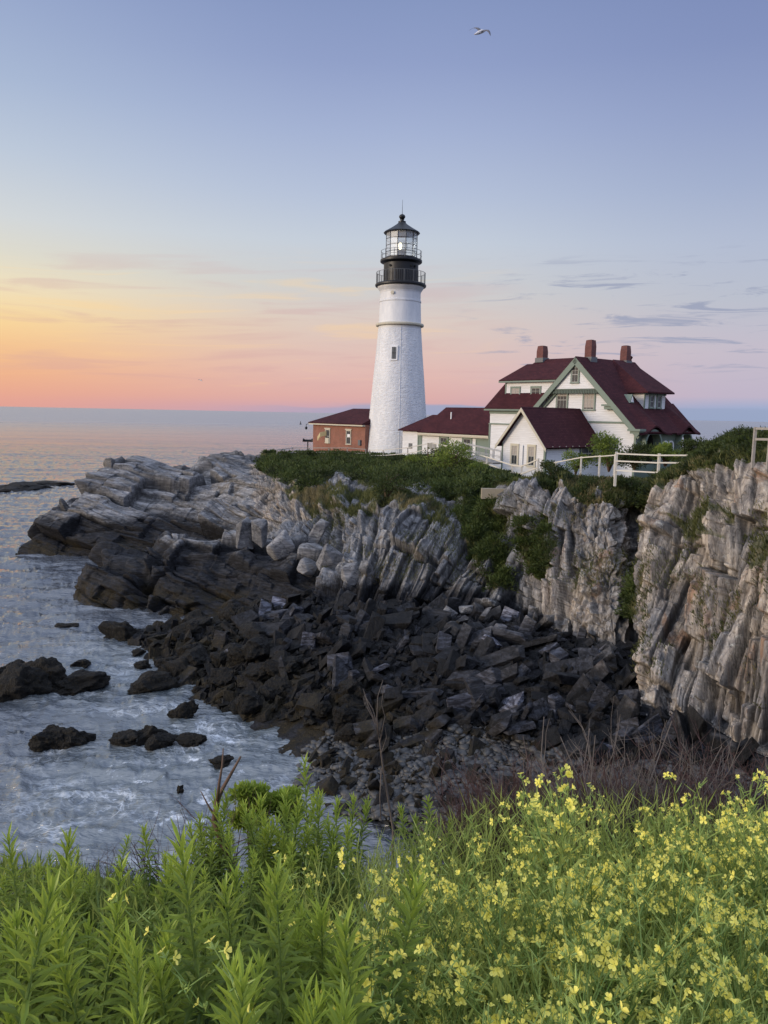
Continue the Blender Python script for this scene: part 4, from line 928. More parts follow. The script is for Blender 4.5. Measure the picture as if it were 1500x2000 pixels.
# left wing with a gambrel hipped roof
X0, X1, Y0, Y1 = -16.2, -8.2, 1.0, 7.6
Wg = MB().box(X0, X1, Y0, Y1, -1, 5.2).build('wing', M_clap, H)
m_ = MB()
a = [(X0-.45, Y0-.45, 5.15), (X1, Y0-.45, 5.15), (X1, Y1+.45, 5.15), (X0-.45, Y1+.45, 5.15)]; b = [(X0+1.1, Y0+.95, 7.72), (X1, Y0+.95, 7.72), (X1, Y1-.95, 7.72), (X0+1.1, Y1-.95, 7.72)]
m_.add(a+b, [(0, 1, 5, 4), (1, 2, 6, 5), (2, 3, 7, 6), (3, 0, 4, 7), (0, 3, 2, 1)])
rg = [(X0+2.85, (Y0+Y1)/2, 9.8), (X1, (Y0+Y1)/2, 9.8)]
m_.add([(b[0][0]-.12, b[0][1]-.12, 7.70), (X1, b[0][1]-.12, 7.70), (X1, Y1-.85, 7.70), (b[0][0]-.12, Y1-.85, 7.70)]+rg, [(0, 1, 5, 4), (1, 2, 5), (2, 3, 4, 5), (3, 0, 4), (0, 3, 2, 1)])
wr_ = m_.build('roof', M_roof, Wg, loc=(0, 0, .003)); chimney(wr_, X0+3.2, (Y0+Y1)/2, 9.4, 11.0, .74)
dm = MB().box(-14.65, X1-.3, Y0+.35, Y0+3, 5.5, 7.68).build('dormer', M_clap, Wg)
m_ = MB(); slab(m_, [(-15.3, Y0+.0, 7.78), (X1, Y0+.0, 7.78), (X1, Y0+2.4, 9.35), (-14.0, Y0+2.4, 9.35)], .12); m_.build('dormer_roof', M_roof, dm)
m_ = MB(); m_.box(-15.28, X1, Y0-.04, Y0+.32, 7.56, 7.70); m_.box(-14.75, -14.62, Y0+.31, Y0+.5, 5.5, 7.6); m_.box(-14.9, X1, Y0+.28, Y0+.36, 5.4, 5.5); m_.build('trim', M_green, dm)
for xx in (-13.5, -11.15): window(dm, xx, Y0+.345, 6.48, .95, 1.15, bars=(1, 1), blind=.8 if xx < -12 else 0)
m_ = MB(); m_.box(X0-.43, X1, Y0-.43, Y0+.02, 5.0, 5.15); m_.box(X0-.05, X1, Y0-.06, Y0, 4.72, 4.98); m_.box(X0-.06, X0+.12, Y0-.055, Y0, -1, 3.7); m_.box(X0-.08, X1, Y0-.09, Y0, 3.72, 3.84); m_.build('trim', M_green, Wg)
# connector to the tower
K = empty('connecting_building', H.location, -AL, 'long low white building with a dark red roof joining the house to the tower', 'building')
x0, x1, y0, y1 = -25.9, -16.25, 1.3, 6.3
MB().box(x0, x1, y0, y1, -1, 2.75).build('wall', M_clap, K)
m_ = MB(); slab(m_, [(x0-.35, y0-.4, 2.72), (x1, y0-.4, 2.72), (x1, 3.8, 5.3), (x0+.9, 3.8, 5.3)], .12); slab(m_, [(x0-.35, y1+.4, 2.72), (x1, y1+.4, 2.72), (x1, 3.8, 5.3), (x0+.9, 3.8, 5.3)], .12); m_.add([(x0-.35, y0-.4, 2.70), (x0-.35, y1+.4, 2.70), (x0+.9, 3.8, 5.28)], [(0, 1, 2)])
kr = m_.build('roof', M_roof, K)
m_ = MB(); m_.box(x0-.33, x1, y0-.42, y0+.0, 2.46, 2.62); m_.box(x0-.33, x1, y0-.38, y0-.35, 2.36, 2.46); m_.build('eave_board', M_cream, K)
for xx in (-22.6, -19.35): window(K, xx, y0-.01, 1.35, .95, 1.75, bars=(1, 1), fw=.2)
window(K, -17.3, y0-.01, 1.0, 1.5, 2.3, name='door', door=True)
m_ = MB(); m_.tube([(-22.9, 2.5, 3.7), (-22.9, 2.5, 4.8)], .07, 8); m_.box(-23.1, -22.7, 2.3, 2.7, 3.75, 3.86); m_.build('vent_pipe', M_white, kr)
E = empty('entry_building', H.location, -AL, 'small white lean-to with a lower red roof touching the foot of the tower', 'building')
x0, x1 = -29.0, -25.95
MB().box(x0, x1, 1.32, 6.0, -1, 2.75).build('wall', M_clap, E)
hull_obj('roof', [(x0-.4, .95, 2.74), (x1, .95, 2.74), (x0-.4, 6.2, 2.74), (x1, 6.2, 2.74), (x0-.4, .95, 2.84), (x1, .95, 2.84), (x0+2.2, 3.6, 4.5), (x1, 3.6, 4.5)], M_roof, E)
m_ = MB(); m_.box(x0+1.05, x0+1.6, 1.27, 1.315, .9, 1.45); m_.build('plaque', M_rail, E)
window(E, x1-.25, 1.31, 1.2, .42, 2.0, name='door', door=True)
# garage
Gq = empty('garage', at(1063, 58), -AL, 'small white clapboard garage with a plain dark red gable roof in front of the house', 'garage')
W2, L2 = 4.3, 11.7; ez, rz_ = 2.62, 5.2
m_ = MB(); m_.prism([(-W2, 0, -1), (0, 0, -1), (0, 0, ez), (-W2/2, 0, rz_-.15), (-W2, 0, ez)], (0, .2, 0)); m_.box(-W2+.01, -.001, .21, L2, -1, ez-.05); m_.build('wall', M_clap, Gq)
m_ = MB(); s2 = (rz_-ez)/(W2/2)
slab(m_, [(-W2/2, -.42, rz_+.05), (.38, -.42, ez+.05-.38*s2), (.38, L2+.3, ez+.05-.38*s2), (-W2/2, L2+.3, rz_+.05)]); slab(m_, [(-W2/2, -.42, rz_+.05), (-W2-.38, -.42, ez+.05-.38*s2), (-W2-.38, L2+.3, ez+.05-.38*s2), (-W2/2, L2+.3, rz_+.05)])
gr = m_.build('roof', M_roof, Gq); m_ = MB()
for s in (-1, 1):
    A = np.array([-W2/2, -.47, rz_-.02]); B = np.array([-W2/2+s*(W2/2+.38), -.47, ez-.02-.38*s2]); dn = np.array([0, 0, -.24]); m_.prism([A, B, B+dn, A+dn*1.25], (0, .06, 0))
m_.build('rake_board', M_cream, gr)
m_ = MB()
for i in range(14): yy = .4+i*.82; m_.box(.0, .34, yy, yy+.09, ez-.42, ez-.30)
m_.build('rafter_tail', M_cream, gr)
MB().box(-.14, .03, -.04, .1, -1, ez-.2).build('corner_board', M_green, Gq); MB().box(-W2-.02, -W2+.1, -.04, 0, -1, ez-.2).build('corner_board', M_green, Gq); MB().box(0, .03, 2.6, 2.68, -1, ez-.4).build('wall_batten', M_green, Gq)
for xx in (-2.98, -1.3): window(Gq, xx, -.01, 1.5, .58, 1.45, bars=(1, 1), blind=.5, fw=.13, frame=M_cream)
window(Gq, .01, 5.35, 1.7, 2.0, 1.0, 'side', (1, 0), M_dgreen)
m_ = MB(); m_.tube([(-2.15, -.08, .6), (-2.15, -.08, 2.3)], .05, 8); m_.build('drain_pipe', M_white, Gq)
# brick building
Bq = empty('brick_building', at(718, 86), -AL, 'low red brick building with a dark red hip roof left of the tower', 'building')
bx0, bx1, by1, be, brz = -10.7, -.5, 7.0, 3.2, 5.05
MB().box(bx0, bx1, 0, by1, -1, be).build('wall', M_brick, Bq)
hull_obj('roof', [(bx0-.45, -.45, be+.0), (bx1, -.45, be), (bx0-.45, by1+.45, be), (bx1, by1+.45, be), (bx0-.45, -.45, be+.12), (bx1, -.45, be+.12), (bx0+3.4, 3.5, brz), (bx1, 3.5, brz)], M_roof, Bq)
m_ = MB(); m_.box(bx0-.4, bx1, -.42, 0, be-.16, be-.01); m_.box(bx0-.4, bx0, 0, by1, be-.16, be-.01); m_.build('eave_board', M_cream, Bq)
for i, xx in enumerate((-7.6, -3.5)):
    wq = window(Bq, xx, -.01, 1.72, .8, 1.5, bars=(0, 0), frame=M_cream, fw=.08, blind=0)
    m_ = MB(); m_.box(-.62, .62, -.10, .02, .86, .98); m_.build('lintel', M_cream, wq)
    if i == 0:
        m_ = MB(); m_.prism([(-.15, -.12, .6), (-.55, -.75, .45), (-.95, -.85, -.1), (-.90, -.80, -.12), (-.5, -.68, .38), (-.15, -.10, .5)], (0, 0, -.45)); m_.build('shutter', simple('ochre_metal_shutter', (.42, .34, .18), .5), wq)
        m_ = MB(); m_.box(-.36, .36, -.16, -.06, -.85, -.2); m_.build('box', M_cream, wq)
    else: m_ = MB(); m_.box(-.22, .28, -.06, -.052, .05, .38); m_.build('notice', M_white, wq)
m_ = MB(); m_.tube([(bx0-.4, -.4, be-.1), (bx0-.75, -.5, be-.15), (bx0-.75, -.5, be-.45)], .035, 6); m_.lathe([(.02, 0), (.16, -.12), (.13, -.35), (.02, -.4)], 10, c=(bx0-.75, -.5, be-.4)); m_.build('lamp', M_black, Bq)
m_ = MB(); m_.box(-1.55, -1.15, -.2, -.005, .9, 1.5); m_.build('meter_box', M_rail, Bq)
# ------------------------------------------------------------------ lighthouse
LT = empty('lighthouse', (1.35, 88, GZ), 0, 'tall tapering white stone lighthouse with a black lantern room and two railed galleries', 'lighthouse')
U = 88/1502
m_ = MB(); m_.lathe([(3.85, -1.5), (3.62, 0), (3.38, 2.7), (3.13, 5.5), (2.88, 8.5), (2.62, 11.3), (2.38, 14.35)], 96); tw = m_.build('tower', M_tower, LT, True)
m_ = MB(); m_.lathe([(2.30, 14.3), (2.66, 14.34), (2.69, 14.42), (2.69, 14.56), (2.64, 14.62), (2.38, 14.68)], 72); m_.build('stone_ring', M_cream, LT)
m_ = MB(); m_.lathe([(2.38, 14.65), (2.28, 17.2), (2.33, 17.25), (2.33, 17.42), (2.26, 17.47), (2.25, 18.3), (2.30, 18.5), (2.52, 18.85), (2.56, 18.95), (2.56, 19.05), (0, 19.05)], 72); m_.build('upper_tower', M_tower, LT, False)
m_ = MB(); m_.lathe([(2.4, 19.0), (2.78, 19.06), (2.84, 19.14), (2.84, 19.30), (2.70, 19.42), (0, 19.42)], 72); m_.build('lower_gallery', M_black, LT)
m_ = MB(); m_.lathe([(2.0, 19.42), (2.0, 19.62), (1.92, 19.64), (1.92, 21.6), (1.98, 21.66), (2.25, 21.75), (2.32, 21.82), (2.32, 22.02), (2.22, 22.08), (0, 22.08)], 72); drum = m_.build('watch_room', M_black, LT)
m_ = MB()
for k in range(36):
    t_ = 2*math.pi*k/36; m_.beam((1.93*math.cos(t_), 1.93*math.sin(t_), 19.65), (1.93*math.cos(t_), 1.93*math.sin(t_), 20.9), .03)
m_.build('vertical_ribs', M_black, drum)
for k, t_ in enumerate((R(-128), R(-55), R(-40))):
    m_ = MB(); c_ = (1.9*math.cos(t_), 1.9*math.sin(t_)); m_.tube([(c_[0], c_[1], 21.2), (c_[0]*1.08, c_[1]*1.08, 21.2)], .13, 12); m_.build('porthole', M_inside, drum)
def railing(r_, z0, h_, nposts, rails, bal=0):
    m_ = MB()
    for k in range(nposts):
        t_ = 2*math.pi*(k+.3)/nposts; m_.tube([(r_*math.cos(t_), r_*math.sin(t_), z0), (r_*math.cos(t_), r_*math.sin(t_), z0+h_)], .028, 5)
    ob = m_.build('railing', M_rail, LT); m_ = MB()
    for zf in rails:
        ring = [(r_*math.cos(t_), r_*math.sin(t_), z0+h_*zf) for t_ in np.linspace(0, 2*math.pi, 49)]; m_.tube(ring, .024, 5, False)
    if bal:
        for k in range(bal):
            t_ = 2*math.pi*k/bal; m_.tube([(r_*math.cos(t_), r_*math.sin(t_), z0), (r_*math.cos(t_), r_*math.sin(t_), z0+h_)], .010, 4, False)
    m_.build('rail', M_rail, ob)
railing(2.72, 19.38, 1.25, 16, (1, ), 80); railing(2.24, 22.05, 1.0, 12, (1, .45))
ng = 12; rg_ = 1.74
m_ = MB(); m_.lathe([(1.85, 22.08), (1.85, 22.3), (1.78, 22.32)], 12, R(15), R(375)); m_.build('lantern_sill', M_black, LT)
lan = MB().lathe([(rg_, 22.3), (rg_, 25.15)], ng, R(15), R(375)).build('lantern_glass', M_lglass, LT)
m_ = MB()
for k in range(ng):
    t_ = R(15)+2*math.pi*k/ng; m_.beam((1.76*math.cos(t_), 1.76*math.sin(t_), 22.3), (1.76*math.cos(t_), 1.76*math.sin(t_), 25.2), .055)
    t2 = R(15)+2*math.pi*(k+1)/ng
    for zz_ in (22.9, 23.65, 24.4): m_.beam((1.765*math.cos(t_), 1.765*math.sin(t_), zz_), (1.765*math.cos(t2), 1.765*math.sin(t2), zz_), .04)
m_.build('glazing_bar', M_black, lan)
m_ = MB(); m_.lathe([(0, 25.1), (1.98, 25.12), (2.02, 25.2), (1.86, 25.35), (1.2, 25.85), (.62, 26.35), (.42, 26.6), (.42, 26.8), (.2, 26.82), (.2, 27.05), (.26, 27.1), (.14, 27.16)], 16); cap_ = m_.build('lantern_roof', M_black, LT)
m_ = MB(); m_.lathe([(.12, 27.1), (.25, 27.18), (.34, 27.35), (.35, 27.5), (.27, 27.68), (.1, 27.8), (0, 27.82)], 20); m_.build('ball', M_black, cap_, True)
m_ = MB(); m_.tube([(0, 0, 27.8), (0, 0, 29.45)], [.03, .012], 5); m_.build('lightning_rod', M_black, cap_)
m_ = MB(); m_.lathe([(.0, 22.1), (.4, 22.1), (.4, 23.0), (.55, 23.05), (.55, 23.1), (0, 23.1)], 16); lamp_ = m_.build('lens_stand', M_rail, LT)
m_ = MB(); m_.lathe([(.08, 23.3), (.16, 23.4), (.19, 23.7), (.16, 24.0), (.08, 24.1)], 14, c=(-.15, 0, 0)); m_.build('lamp', M_lamp, lamp_, True)
m_ = MB(); m_.lathe([(.5, 23.1), (.68, 23.4), (.70, 23.7), (.66, 24.0), (.48, 24.3)], 20); m_.build('lens', M_lglass, lamp_, True)
# tower window, on the side facing the cove a little to the left
ta = math.atan2(-LT.location.y, -LT.location.x)-R(12)
zc = 11.1; rt = 2.63
wo = MB().box(-.38, .38, -.08, .2, -.78, .78).build('window', M_white, LT, loc=((rt+.02)*math.cos(ta), (rt+.02)*math.sin(ta), zc)); wo.rotation_euler = (R(-3.5), 0, ta+math.pi/2)
MB().box(-.25, .25, -.10, -.081, -.64, .64).build('pane', M_rail, wo); MB().box(-.02, .02, -.12, -.101, -.64, .64).box(-.25, .25, -.12, -.101, -.02, .02).build('sash', M_black, wo)
m_ = MB(); t0 = ta-R(6); m_.tube([(2.40*math.cos(t0-R(4)), 2.40*math.sin(t0-R(4)), 18.1), (2.34*math.cos(t0-R(4)), 2.34*math.sin(t0-R(4)), 18.1)], .2, 14); m_.build('round_vent', M_cream, LT)
m_ = MB(); t0 = ta+R(15); m_.tube([(rr_*math.cos(t0), rr_*math.sin(t0), z_) for rr_, z_ in ((3.61, .2), (3.40, 2.7), (3.15, 5.5), (2.90, 8.5), (2.64, 11.3), (2.41, 14.2))], .022, 5); m_.build('conduit', M_white, LT)
_zo = [-9, 0, 14.45, 17.33, 19.42, 22.08, 25.15, 27.82, 29.45]; _zn = [-9, 0, 14.31, 16.88, 18.82, 21.41, 24.25, 26.31, 27.82]
def restack(o):
    for ch in o.children:
        if ch.name.startswith('window'): continue
        for v in ch.data.vertices: v.co.z = float(np.interp(v.co.z, _zo, _zn))
        restack(ch)
restack(LT)
# ------------------------------------------------------------------ fences and small things
def fence(name, label, pts, h, rails, pm, rm, pw_=.10, rw=.07, cat='fence', rh=None):
    """pts: (px, py of the foot, metres away)"""
    W3 = [P(*q_) for q_ in pts]; root = empty(name, W3[0], 0, label, cat); o3 = W3[0]
    for q_ in W3: MB().box(-pw_/2, pw_/2, -pw_/2, pw_/2, -.6, h).build('post', pm, root, loc=q_-o3)
    for zf in rails:
        for a_, b_ in zip(W3[:-1], W3[1:]):
            off = np.array([0, -pw_/2-rw*.3, h*zf]); j = rng.uniform(-.015, .015)
            MB().beam(a_-o3+off+np.array([0, 0, j]), b_-o3+off, rw*.6, rh or rw).build('rail', rm, root)
    return root
fence('iron_fence', 'thin grey rail fence before the brick building', [(541,897,80),(572,893,81),(604,893,81),(642,893,80),(678,893,79.5),(714,896,79)], 1.0, (.97, .5), M_greywood, M_greywood, .09, .07)
fence('rail_fence', 'pale two rail fence curving past the white foot of the tower', [(722,901,77),(748,901,76),(796,897,75),(842,888,74)], 1.15, (.97, .5), M_greywood, M_fence, .10, .08)
fence('rail_fence', 'low white fence dipping between the green shrubs and the house', [(845,888,66),(896,900,63),(950,918,59),(1000,936,55),(1018,938,54),(1050,927,50)], 1.05, (.95, .45), M_fence, M_fence, .11, .09)
fence('rail_fence', 'white fence half sunk in bushes before the garage', [(1058,934,49),(1085,930,47),(1134,922,44.5),(1170,921,42.5),(1200,921,40)], .9, (.95, ), M_fence, M_fence, .09, .06)
fence('board_fence', 'bright white three rail fence on the right cliff top', [(1202,926,38),(1285,931,36.5),(1359,932,35.5)], 1.10, (.92, .60, .18), M_fence, M_fence, .11, .065)
fence('timber_fence', 'grey timber fence on the right cliff top, cut by the photo border', [(1472,880,27),(1502,882,26),(1560,884,25)], .82, (.93, .5), M_greywood, M_greywood, .09, .08)
rp = P(905, 893, 67); root = empty('access_ramp', rp, 0, 'grey timber ramp with thin handrails leading to the green door', 'ramp'); q0, q1, q2 = P(890,885,69)-rp, P(975,905,64)-rp, P(920,905,64.5)-rp
m_ = MB(); m_.beam(q0, q1, 1.4, .12); m_.build('deck', M_greywood, root)
for k, off in enumerate((np.array([0, -.7, 0]), np.array([.3, .7, 0]))):
    m_ = MB(); [m_.beam(q0+(q1-q0)*t_+off, q0+(q1-q0)*t_+off+np.array([0, 0, 1.0]), .06) for t_ in np.linspace(0, 1, 7)]; m_.beam(q0+off+np.array([0, 0, 1]), q1+off+np.array([0, 0, 1]), .06); m_.beam(q0+off+np.array([0, 0, .5]), q1+off+np.array([0, 0, .5]), .04); m_.build('handrail', M_galv, root)
root = empty('fog_horn', P(601, 888, 86), 0, 'black double horn on a post at the corner of the brick building', 'horn')
MB().tube([(0, 0, -.4), (0, 0, 1.5)], .07, 8).build('post', M_black, root)
m_ = MB(); m_.tube([(-.55, 0, 1.62), (-.3, 0, 1.6), (0, 0, 1.6), (.3, 0, 1.6), (.55, 0, 1.62)], [.22, .10, .09, .10, .22], 12); m_.box(-.45, .45, -.04, .04, 1.42, 1.5); m_.build('horn', M_black, root)
root = empty('notice_board', P(843, 893, 70), 0, 'small wooden notice board behind the fence at the bend', 'sign')
MB().box(-.4, -.33, -.04, .04, -.3, 1.3).box(.33, .4, -.04, .04, -.3, 1.3).build('post', M_bark, root); MB().box(-.36, .36, -.06, -.041, .75, 1.28).build('board', M_cream, root)
def gull(px, py, Y, size, rx, label):
    root = empty('seagull', P(px, py, Y), 0, label, 'seagull'); m_ = MB()
    m_.tube([(0, .42, .0), (0, .30, .01), (0, .12, .02), (0, -.10, .0), (0, -.28, -.02), (0, -.42, -.03)], [.012, .045, .085, .08, .045, .015], 10); 
    m_.build('seagull', simple('gull_white', (.55, .52, .5), .7), root, True)
    for s in (-1, 1):
        n_ = 10; Vv, Ff = [], []
        for i in range(n_+1):
            t_ = i/n_; xx = s*(.04+.62*t_); zz_ = .04+.16*math.sin(t_*2.0)-.22*t_*t_; ch = .20*(1-t_)**.55*(1+.25*math.sin(t_*3))+.01; yc = .06-.12*t_*t_+.06*math.sin(t_*3.1)
            Vv += [(xx, yc+ch*.45, zz_), (xx, yc-ch*.55, zz_-.01), (xx, yc, zz_+.022*(1-t_))]
        for i in range(n_): a_ = 3*i; b_ = a_+3; Ff += [(a_, a_+2, b_+2, b_), (a_+2, a_+1, b_+1, b_+2), (a_+1, a_, b_, b_+1)]
        MB().add(Vv, Ff).build('wing', simple('gull_wing_grey', (.10, .10, .12), .7), root, True)
    root.scale = (size,)*3; root.rotation_euler = rx; return root
gull(938, 63, 35, .92, (R(28), R(24), R(-38)), 'grey and white seagull gliding high over the lighthouse')
gull(392, 743, 90, .62, (R(20), R(5), R(60)), 'tiny distant bird low over the sea, left of the tower')
root = empty('channel_buoy', PZ(587, 829, 0.0), 0, 'tiny dark buoy far out on the sea', 'buoy')
MB().lathe([(0, -.5), (1.0, -.4), (1.1, .6), (.6, .8), (.25, 2.8), (.3, 3.3), (0, 3.5)], 10).build('float', M_black, root)
# ------------------------------------------------------------------ vegetation on the headland
def leaf_cards(C, Dr, Lg, Wd, rg_):
    """C centres (n,3), Dr directions (n,3), lengths, widths -> diamond leaves"""
    n = len(C); Dr = Dr/(np.linalg.norm(Dr, axis=1, keepdims=True)+1e-9); rv = rg_.normal(size=(n, 3)); s = np.cross(Dr, rv); s /= (np.linalg.norm(s, axis=1, keepdims=True)+1e-9)
    b = np.cross(Dr, s); L_ = Lg[:, None]; W_ = Wd[:, None]
    V_ = np.stack([C, C+Dr*L_*.45+s*W_*.5+b*W_*.12, C+Dr*L_, C+Dr*L_*.45-s*W_*.5+b*W_*.12], 1).reshape(-1, 3)
    return V_, np.arange(4*n).reshape(n, 4)
p_all = V; rock_n = normals(VG).reshape(-1, 3)
if rock_n[:, 1].mean() > 0: rock_n = -rock_n
areaW = np.linalg.norm(np.cross(np.gradient(G, axis=0), np.gradient(G, axis=1)), axis=-1).ravel()
def sheet_pts(mask, n, seed):
    r_ = np.random.default_rng(seed); idx = np.where(mask)[0]; w_ = areaW[idx]; return r_.choice(idx, n, p=w_/w_.sum()), r_
def clump_field(name, label, mask, nclump, per, rad, leaf, mat, seed, up=.45, tone_sd=.16, flatten=.75, ls=(.07, .16)):
    idx, r_ = sheet_pts(mask, nclump, seed); c = p_all[idx]; nrm = N.reshape(-1, 3)[idx]; out = nrm*.5+np.array([0, 0, up]); out /= np.linalg.norm(out, axis=1, keepdims=True)
    R_ = rad*r_.uniform(.45, 1.4, nclump)*(1-.5*ss(TV[idx], 4.4, 5.0)*(TU[idx] < 19)); tone = r_.normal(.42, tone_sd, nclump)+.5*(fbm(c*.25, 3, seed)-.5)
    d = r_.normal(size=(nclump, per, 3)); d /= np.linalg.norm(d, axis=-1, keepdims=True); rr_ = r_.random((nclump, per, 1))**.4
    d[..., 2] = np.abs(d[..., 2])*1.0-.15
    C_ = c[:, None]+out[:, None]*(R_*.25)[:, None, None]+d*rr_*R_[:, None, None]*np.array([1, 1, flatten])
    Dr = d*.8+out[:, None]*.5+r_.normal(size=d.shape)*.45; n = nclump*per
    V_, F_ = leaf_cards(C_.reshape(-1, 3), Dr.reshape(-1, 3), r_.uniform(ls[0], ls[1], n)*leaf*2, r_.uniform(.45, .8, n)*ls[0]*leaf*1.5, r_)
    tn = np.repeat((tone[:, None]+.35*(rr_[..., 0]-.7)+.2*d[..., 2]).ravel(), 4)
    o = link(name, mesh_np(name, V_, F_, False, {'tone': tn}), mat); return tag(o, label, None, None, 'stuff')
def pm_(k): return inpoly(gx, gy, POLY[k])
ontop = (TV > 2.0) & (TV < 5.8)
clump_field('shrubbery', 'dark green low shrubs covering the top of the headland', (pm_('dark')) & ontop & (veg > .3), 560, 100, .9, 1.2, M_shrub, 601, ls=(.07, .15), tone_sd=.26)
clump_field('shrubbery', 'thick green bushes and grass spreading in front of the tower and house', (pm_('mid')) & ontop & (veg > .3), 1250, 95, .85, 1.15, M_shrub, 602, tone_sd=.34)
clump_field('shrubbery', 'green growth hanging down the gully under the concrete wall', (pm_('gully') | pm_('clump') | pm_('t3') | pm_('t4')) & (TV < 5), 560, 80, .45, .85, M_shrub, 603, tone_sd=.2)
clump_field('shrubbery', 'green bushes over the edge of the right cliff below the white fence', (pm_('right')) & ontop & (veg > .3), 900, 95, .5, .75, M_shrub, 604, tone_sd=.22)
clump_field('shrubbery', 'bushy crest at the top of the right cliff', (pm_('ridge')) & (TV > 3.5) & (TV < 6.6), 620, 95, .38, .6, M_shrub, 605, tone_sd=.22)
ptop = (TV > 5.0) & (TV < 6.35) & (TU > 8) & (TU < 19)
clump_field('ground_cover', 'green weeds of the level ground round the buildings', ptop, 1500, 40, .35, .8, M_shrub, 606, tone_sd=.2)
def grass_field(name, label, mask, n, h, seed, mat=M_grass, droop=.5, w=.02):
    idx, r_ = sheet_pts(mask, n, seed); c = p_all[idx]+r_.normal(0, .06, (n, 3)); nrm = N.reshape(-1, 3)[idx]
    Dr = nrm*.5+np.array([0, 0, .8])+r_.normal(0, .35, (n, 3)); V_, F_ = leaf_cards(c, Dr, h*r_.uniform(.5, 1.3, n), w*r_.uniform(.7, 1.4, n)*2, r_)
    tn = np.repeat(np.clip(r_.normal(.5, .2, n)+.8*(fbm(c*.4, 3, seed)-.5), 0, 1), 4); o = link(name, mesh_np(name, V_, F_, False, {'tone': tn}), mat); return tag(o, label, None, None, 'stuff')
vm = (veg > .4)
grass_field('grass', 'rough grass on the slope of the headland', vm & (TV < 5.2) & ~(pm_('dark') | pm_('mid')), 34000, .30, 611, w=.018)
sp_m = (fbm(p*.55+3, 3, 77) > .60) & (TU > 8) & (TV > 1.6) & (TV < 4.2)
grass_field('grass', 'thin tufts of grass and weeds growing on the ledges of the cliff', sp_m, 20000, .20, 612, w=.015)
# single bushes: trunk with branches, and a crown of leaves
def bush(px, py, Y, wpx, hpx, label, mat, seed, leafs=.10, n=2600, group=None, name='bush', lumps=12, conif=False, density=1.0):
    r_ = np.random.default_rng(seed); base = P(px, py, Y); k = Y/FPX; RX, HZ = wpx*k/2, hpx*k
    root = empty(name, base, 0, label, 'bush', group); m_ = MB(); n = int(n*density); cs = []
    for i in range(lumps):
        a_ = r_.uniform(0, 6.28); rad = r_.uniform(0.05, .8); hh = HZ*(r_.uniform(.45, .85) if i % 2 else r_.uniform(.0, .3))*(1-.35*rad); tip = np.array([math.cos(a_)*RX*rad, math.sin(a_)*RX*rad*.8, hh]); cs.append((tip, r_.uniform(.32, .55)*min(RX, HZ)))
        m_.tube([(0, 0, -.5), tip*np.array([.35, .35, .45]), tip], [RX*.05, RX*.035, RX*.01], 5)
    m_.build('trunk', M_bark, root); C_, D_2, tn = [], [], []
    for tip, rad in cs:
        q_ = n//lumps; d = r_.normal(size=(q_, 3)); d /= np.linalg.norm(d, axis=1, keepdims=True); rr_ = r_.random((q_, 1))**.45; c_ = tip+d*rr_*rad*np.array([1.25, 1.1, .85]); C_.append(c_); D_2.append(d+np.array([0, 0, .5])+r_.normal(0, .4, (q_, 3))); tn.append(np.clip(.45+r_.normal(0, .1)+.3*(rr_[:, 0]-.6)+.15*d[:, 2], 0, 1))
    C_ = np.concatenate(C_); n2_ = len(C_); V_, F_ = leaf_cards(C_, np.concatenate(D_2), leafs*r_.uniform(.7, 1.5, n2_), leafs*.45*r_.uniform(.7, 1.4, n2_), r_)
    link('crown', mesh_np('crown', V_, F_, False, {'tone': np.repeat(np.concatenate(tn), 4)}), mat, root); return root
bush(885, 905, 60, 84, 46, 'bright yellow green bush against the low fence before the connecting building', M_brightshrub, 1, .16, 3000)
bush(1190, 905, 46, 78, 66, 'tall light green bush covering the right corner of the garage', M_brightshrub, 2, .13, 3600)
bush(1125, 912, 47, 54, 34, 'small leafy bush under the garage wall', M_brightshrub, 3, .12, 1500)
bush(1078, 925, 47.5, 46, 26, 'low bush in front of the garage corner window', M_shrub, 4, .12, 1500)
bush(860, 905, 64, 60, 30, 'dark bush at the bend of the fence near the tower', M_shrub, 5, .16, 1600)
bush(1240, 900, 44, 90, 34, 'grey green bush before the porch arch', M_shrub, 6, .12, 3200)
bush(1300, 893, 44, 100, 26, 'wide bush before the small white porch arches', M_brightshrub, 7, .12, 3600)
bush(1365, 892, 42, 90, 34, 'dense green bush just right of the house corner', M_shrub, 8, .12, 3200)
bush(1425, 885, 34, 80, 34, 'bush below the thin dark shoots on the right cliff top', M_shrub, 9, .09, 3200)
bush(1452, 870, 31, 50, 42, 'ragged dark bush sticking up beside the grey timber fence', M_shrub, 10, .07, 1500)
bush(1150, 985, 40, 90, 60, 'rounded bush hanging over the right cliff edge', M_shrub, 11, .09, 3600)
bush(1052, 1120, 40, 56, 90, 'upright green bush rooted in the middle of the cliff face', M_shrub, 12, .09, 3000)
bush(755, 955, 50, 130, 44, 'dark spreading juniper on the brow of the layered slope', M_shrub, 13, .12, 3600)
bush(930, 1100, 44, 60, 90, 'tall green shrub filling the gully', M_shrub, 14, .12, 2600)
bush(1235, 975, 39, 60, 50, 'bush in the notch of the right cliff top', M_shrub, 15, .09, 2200)
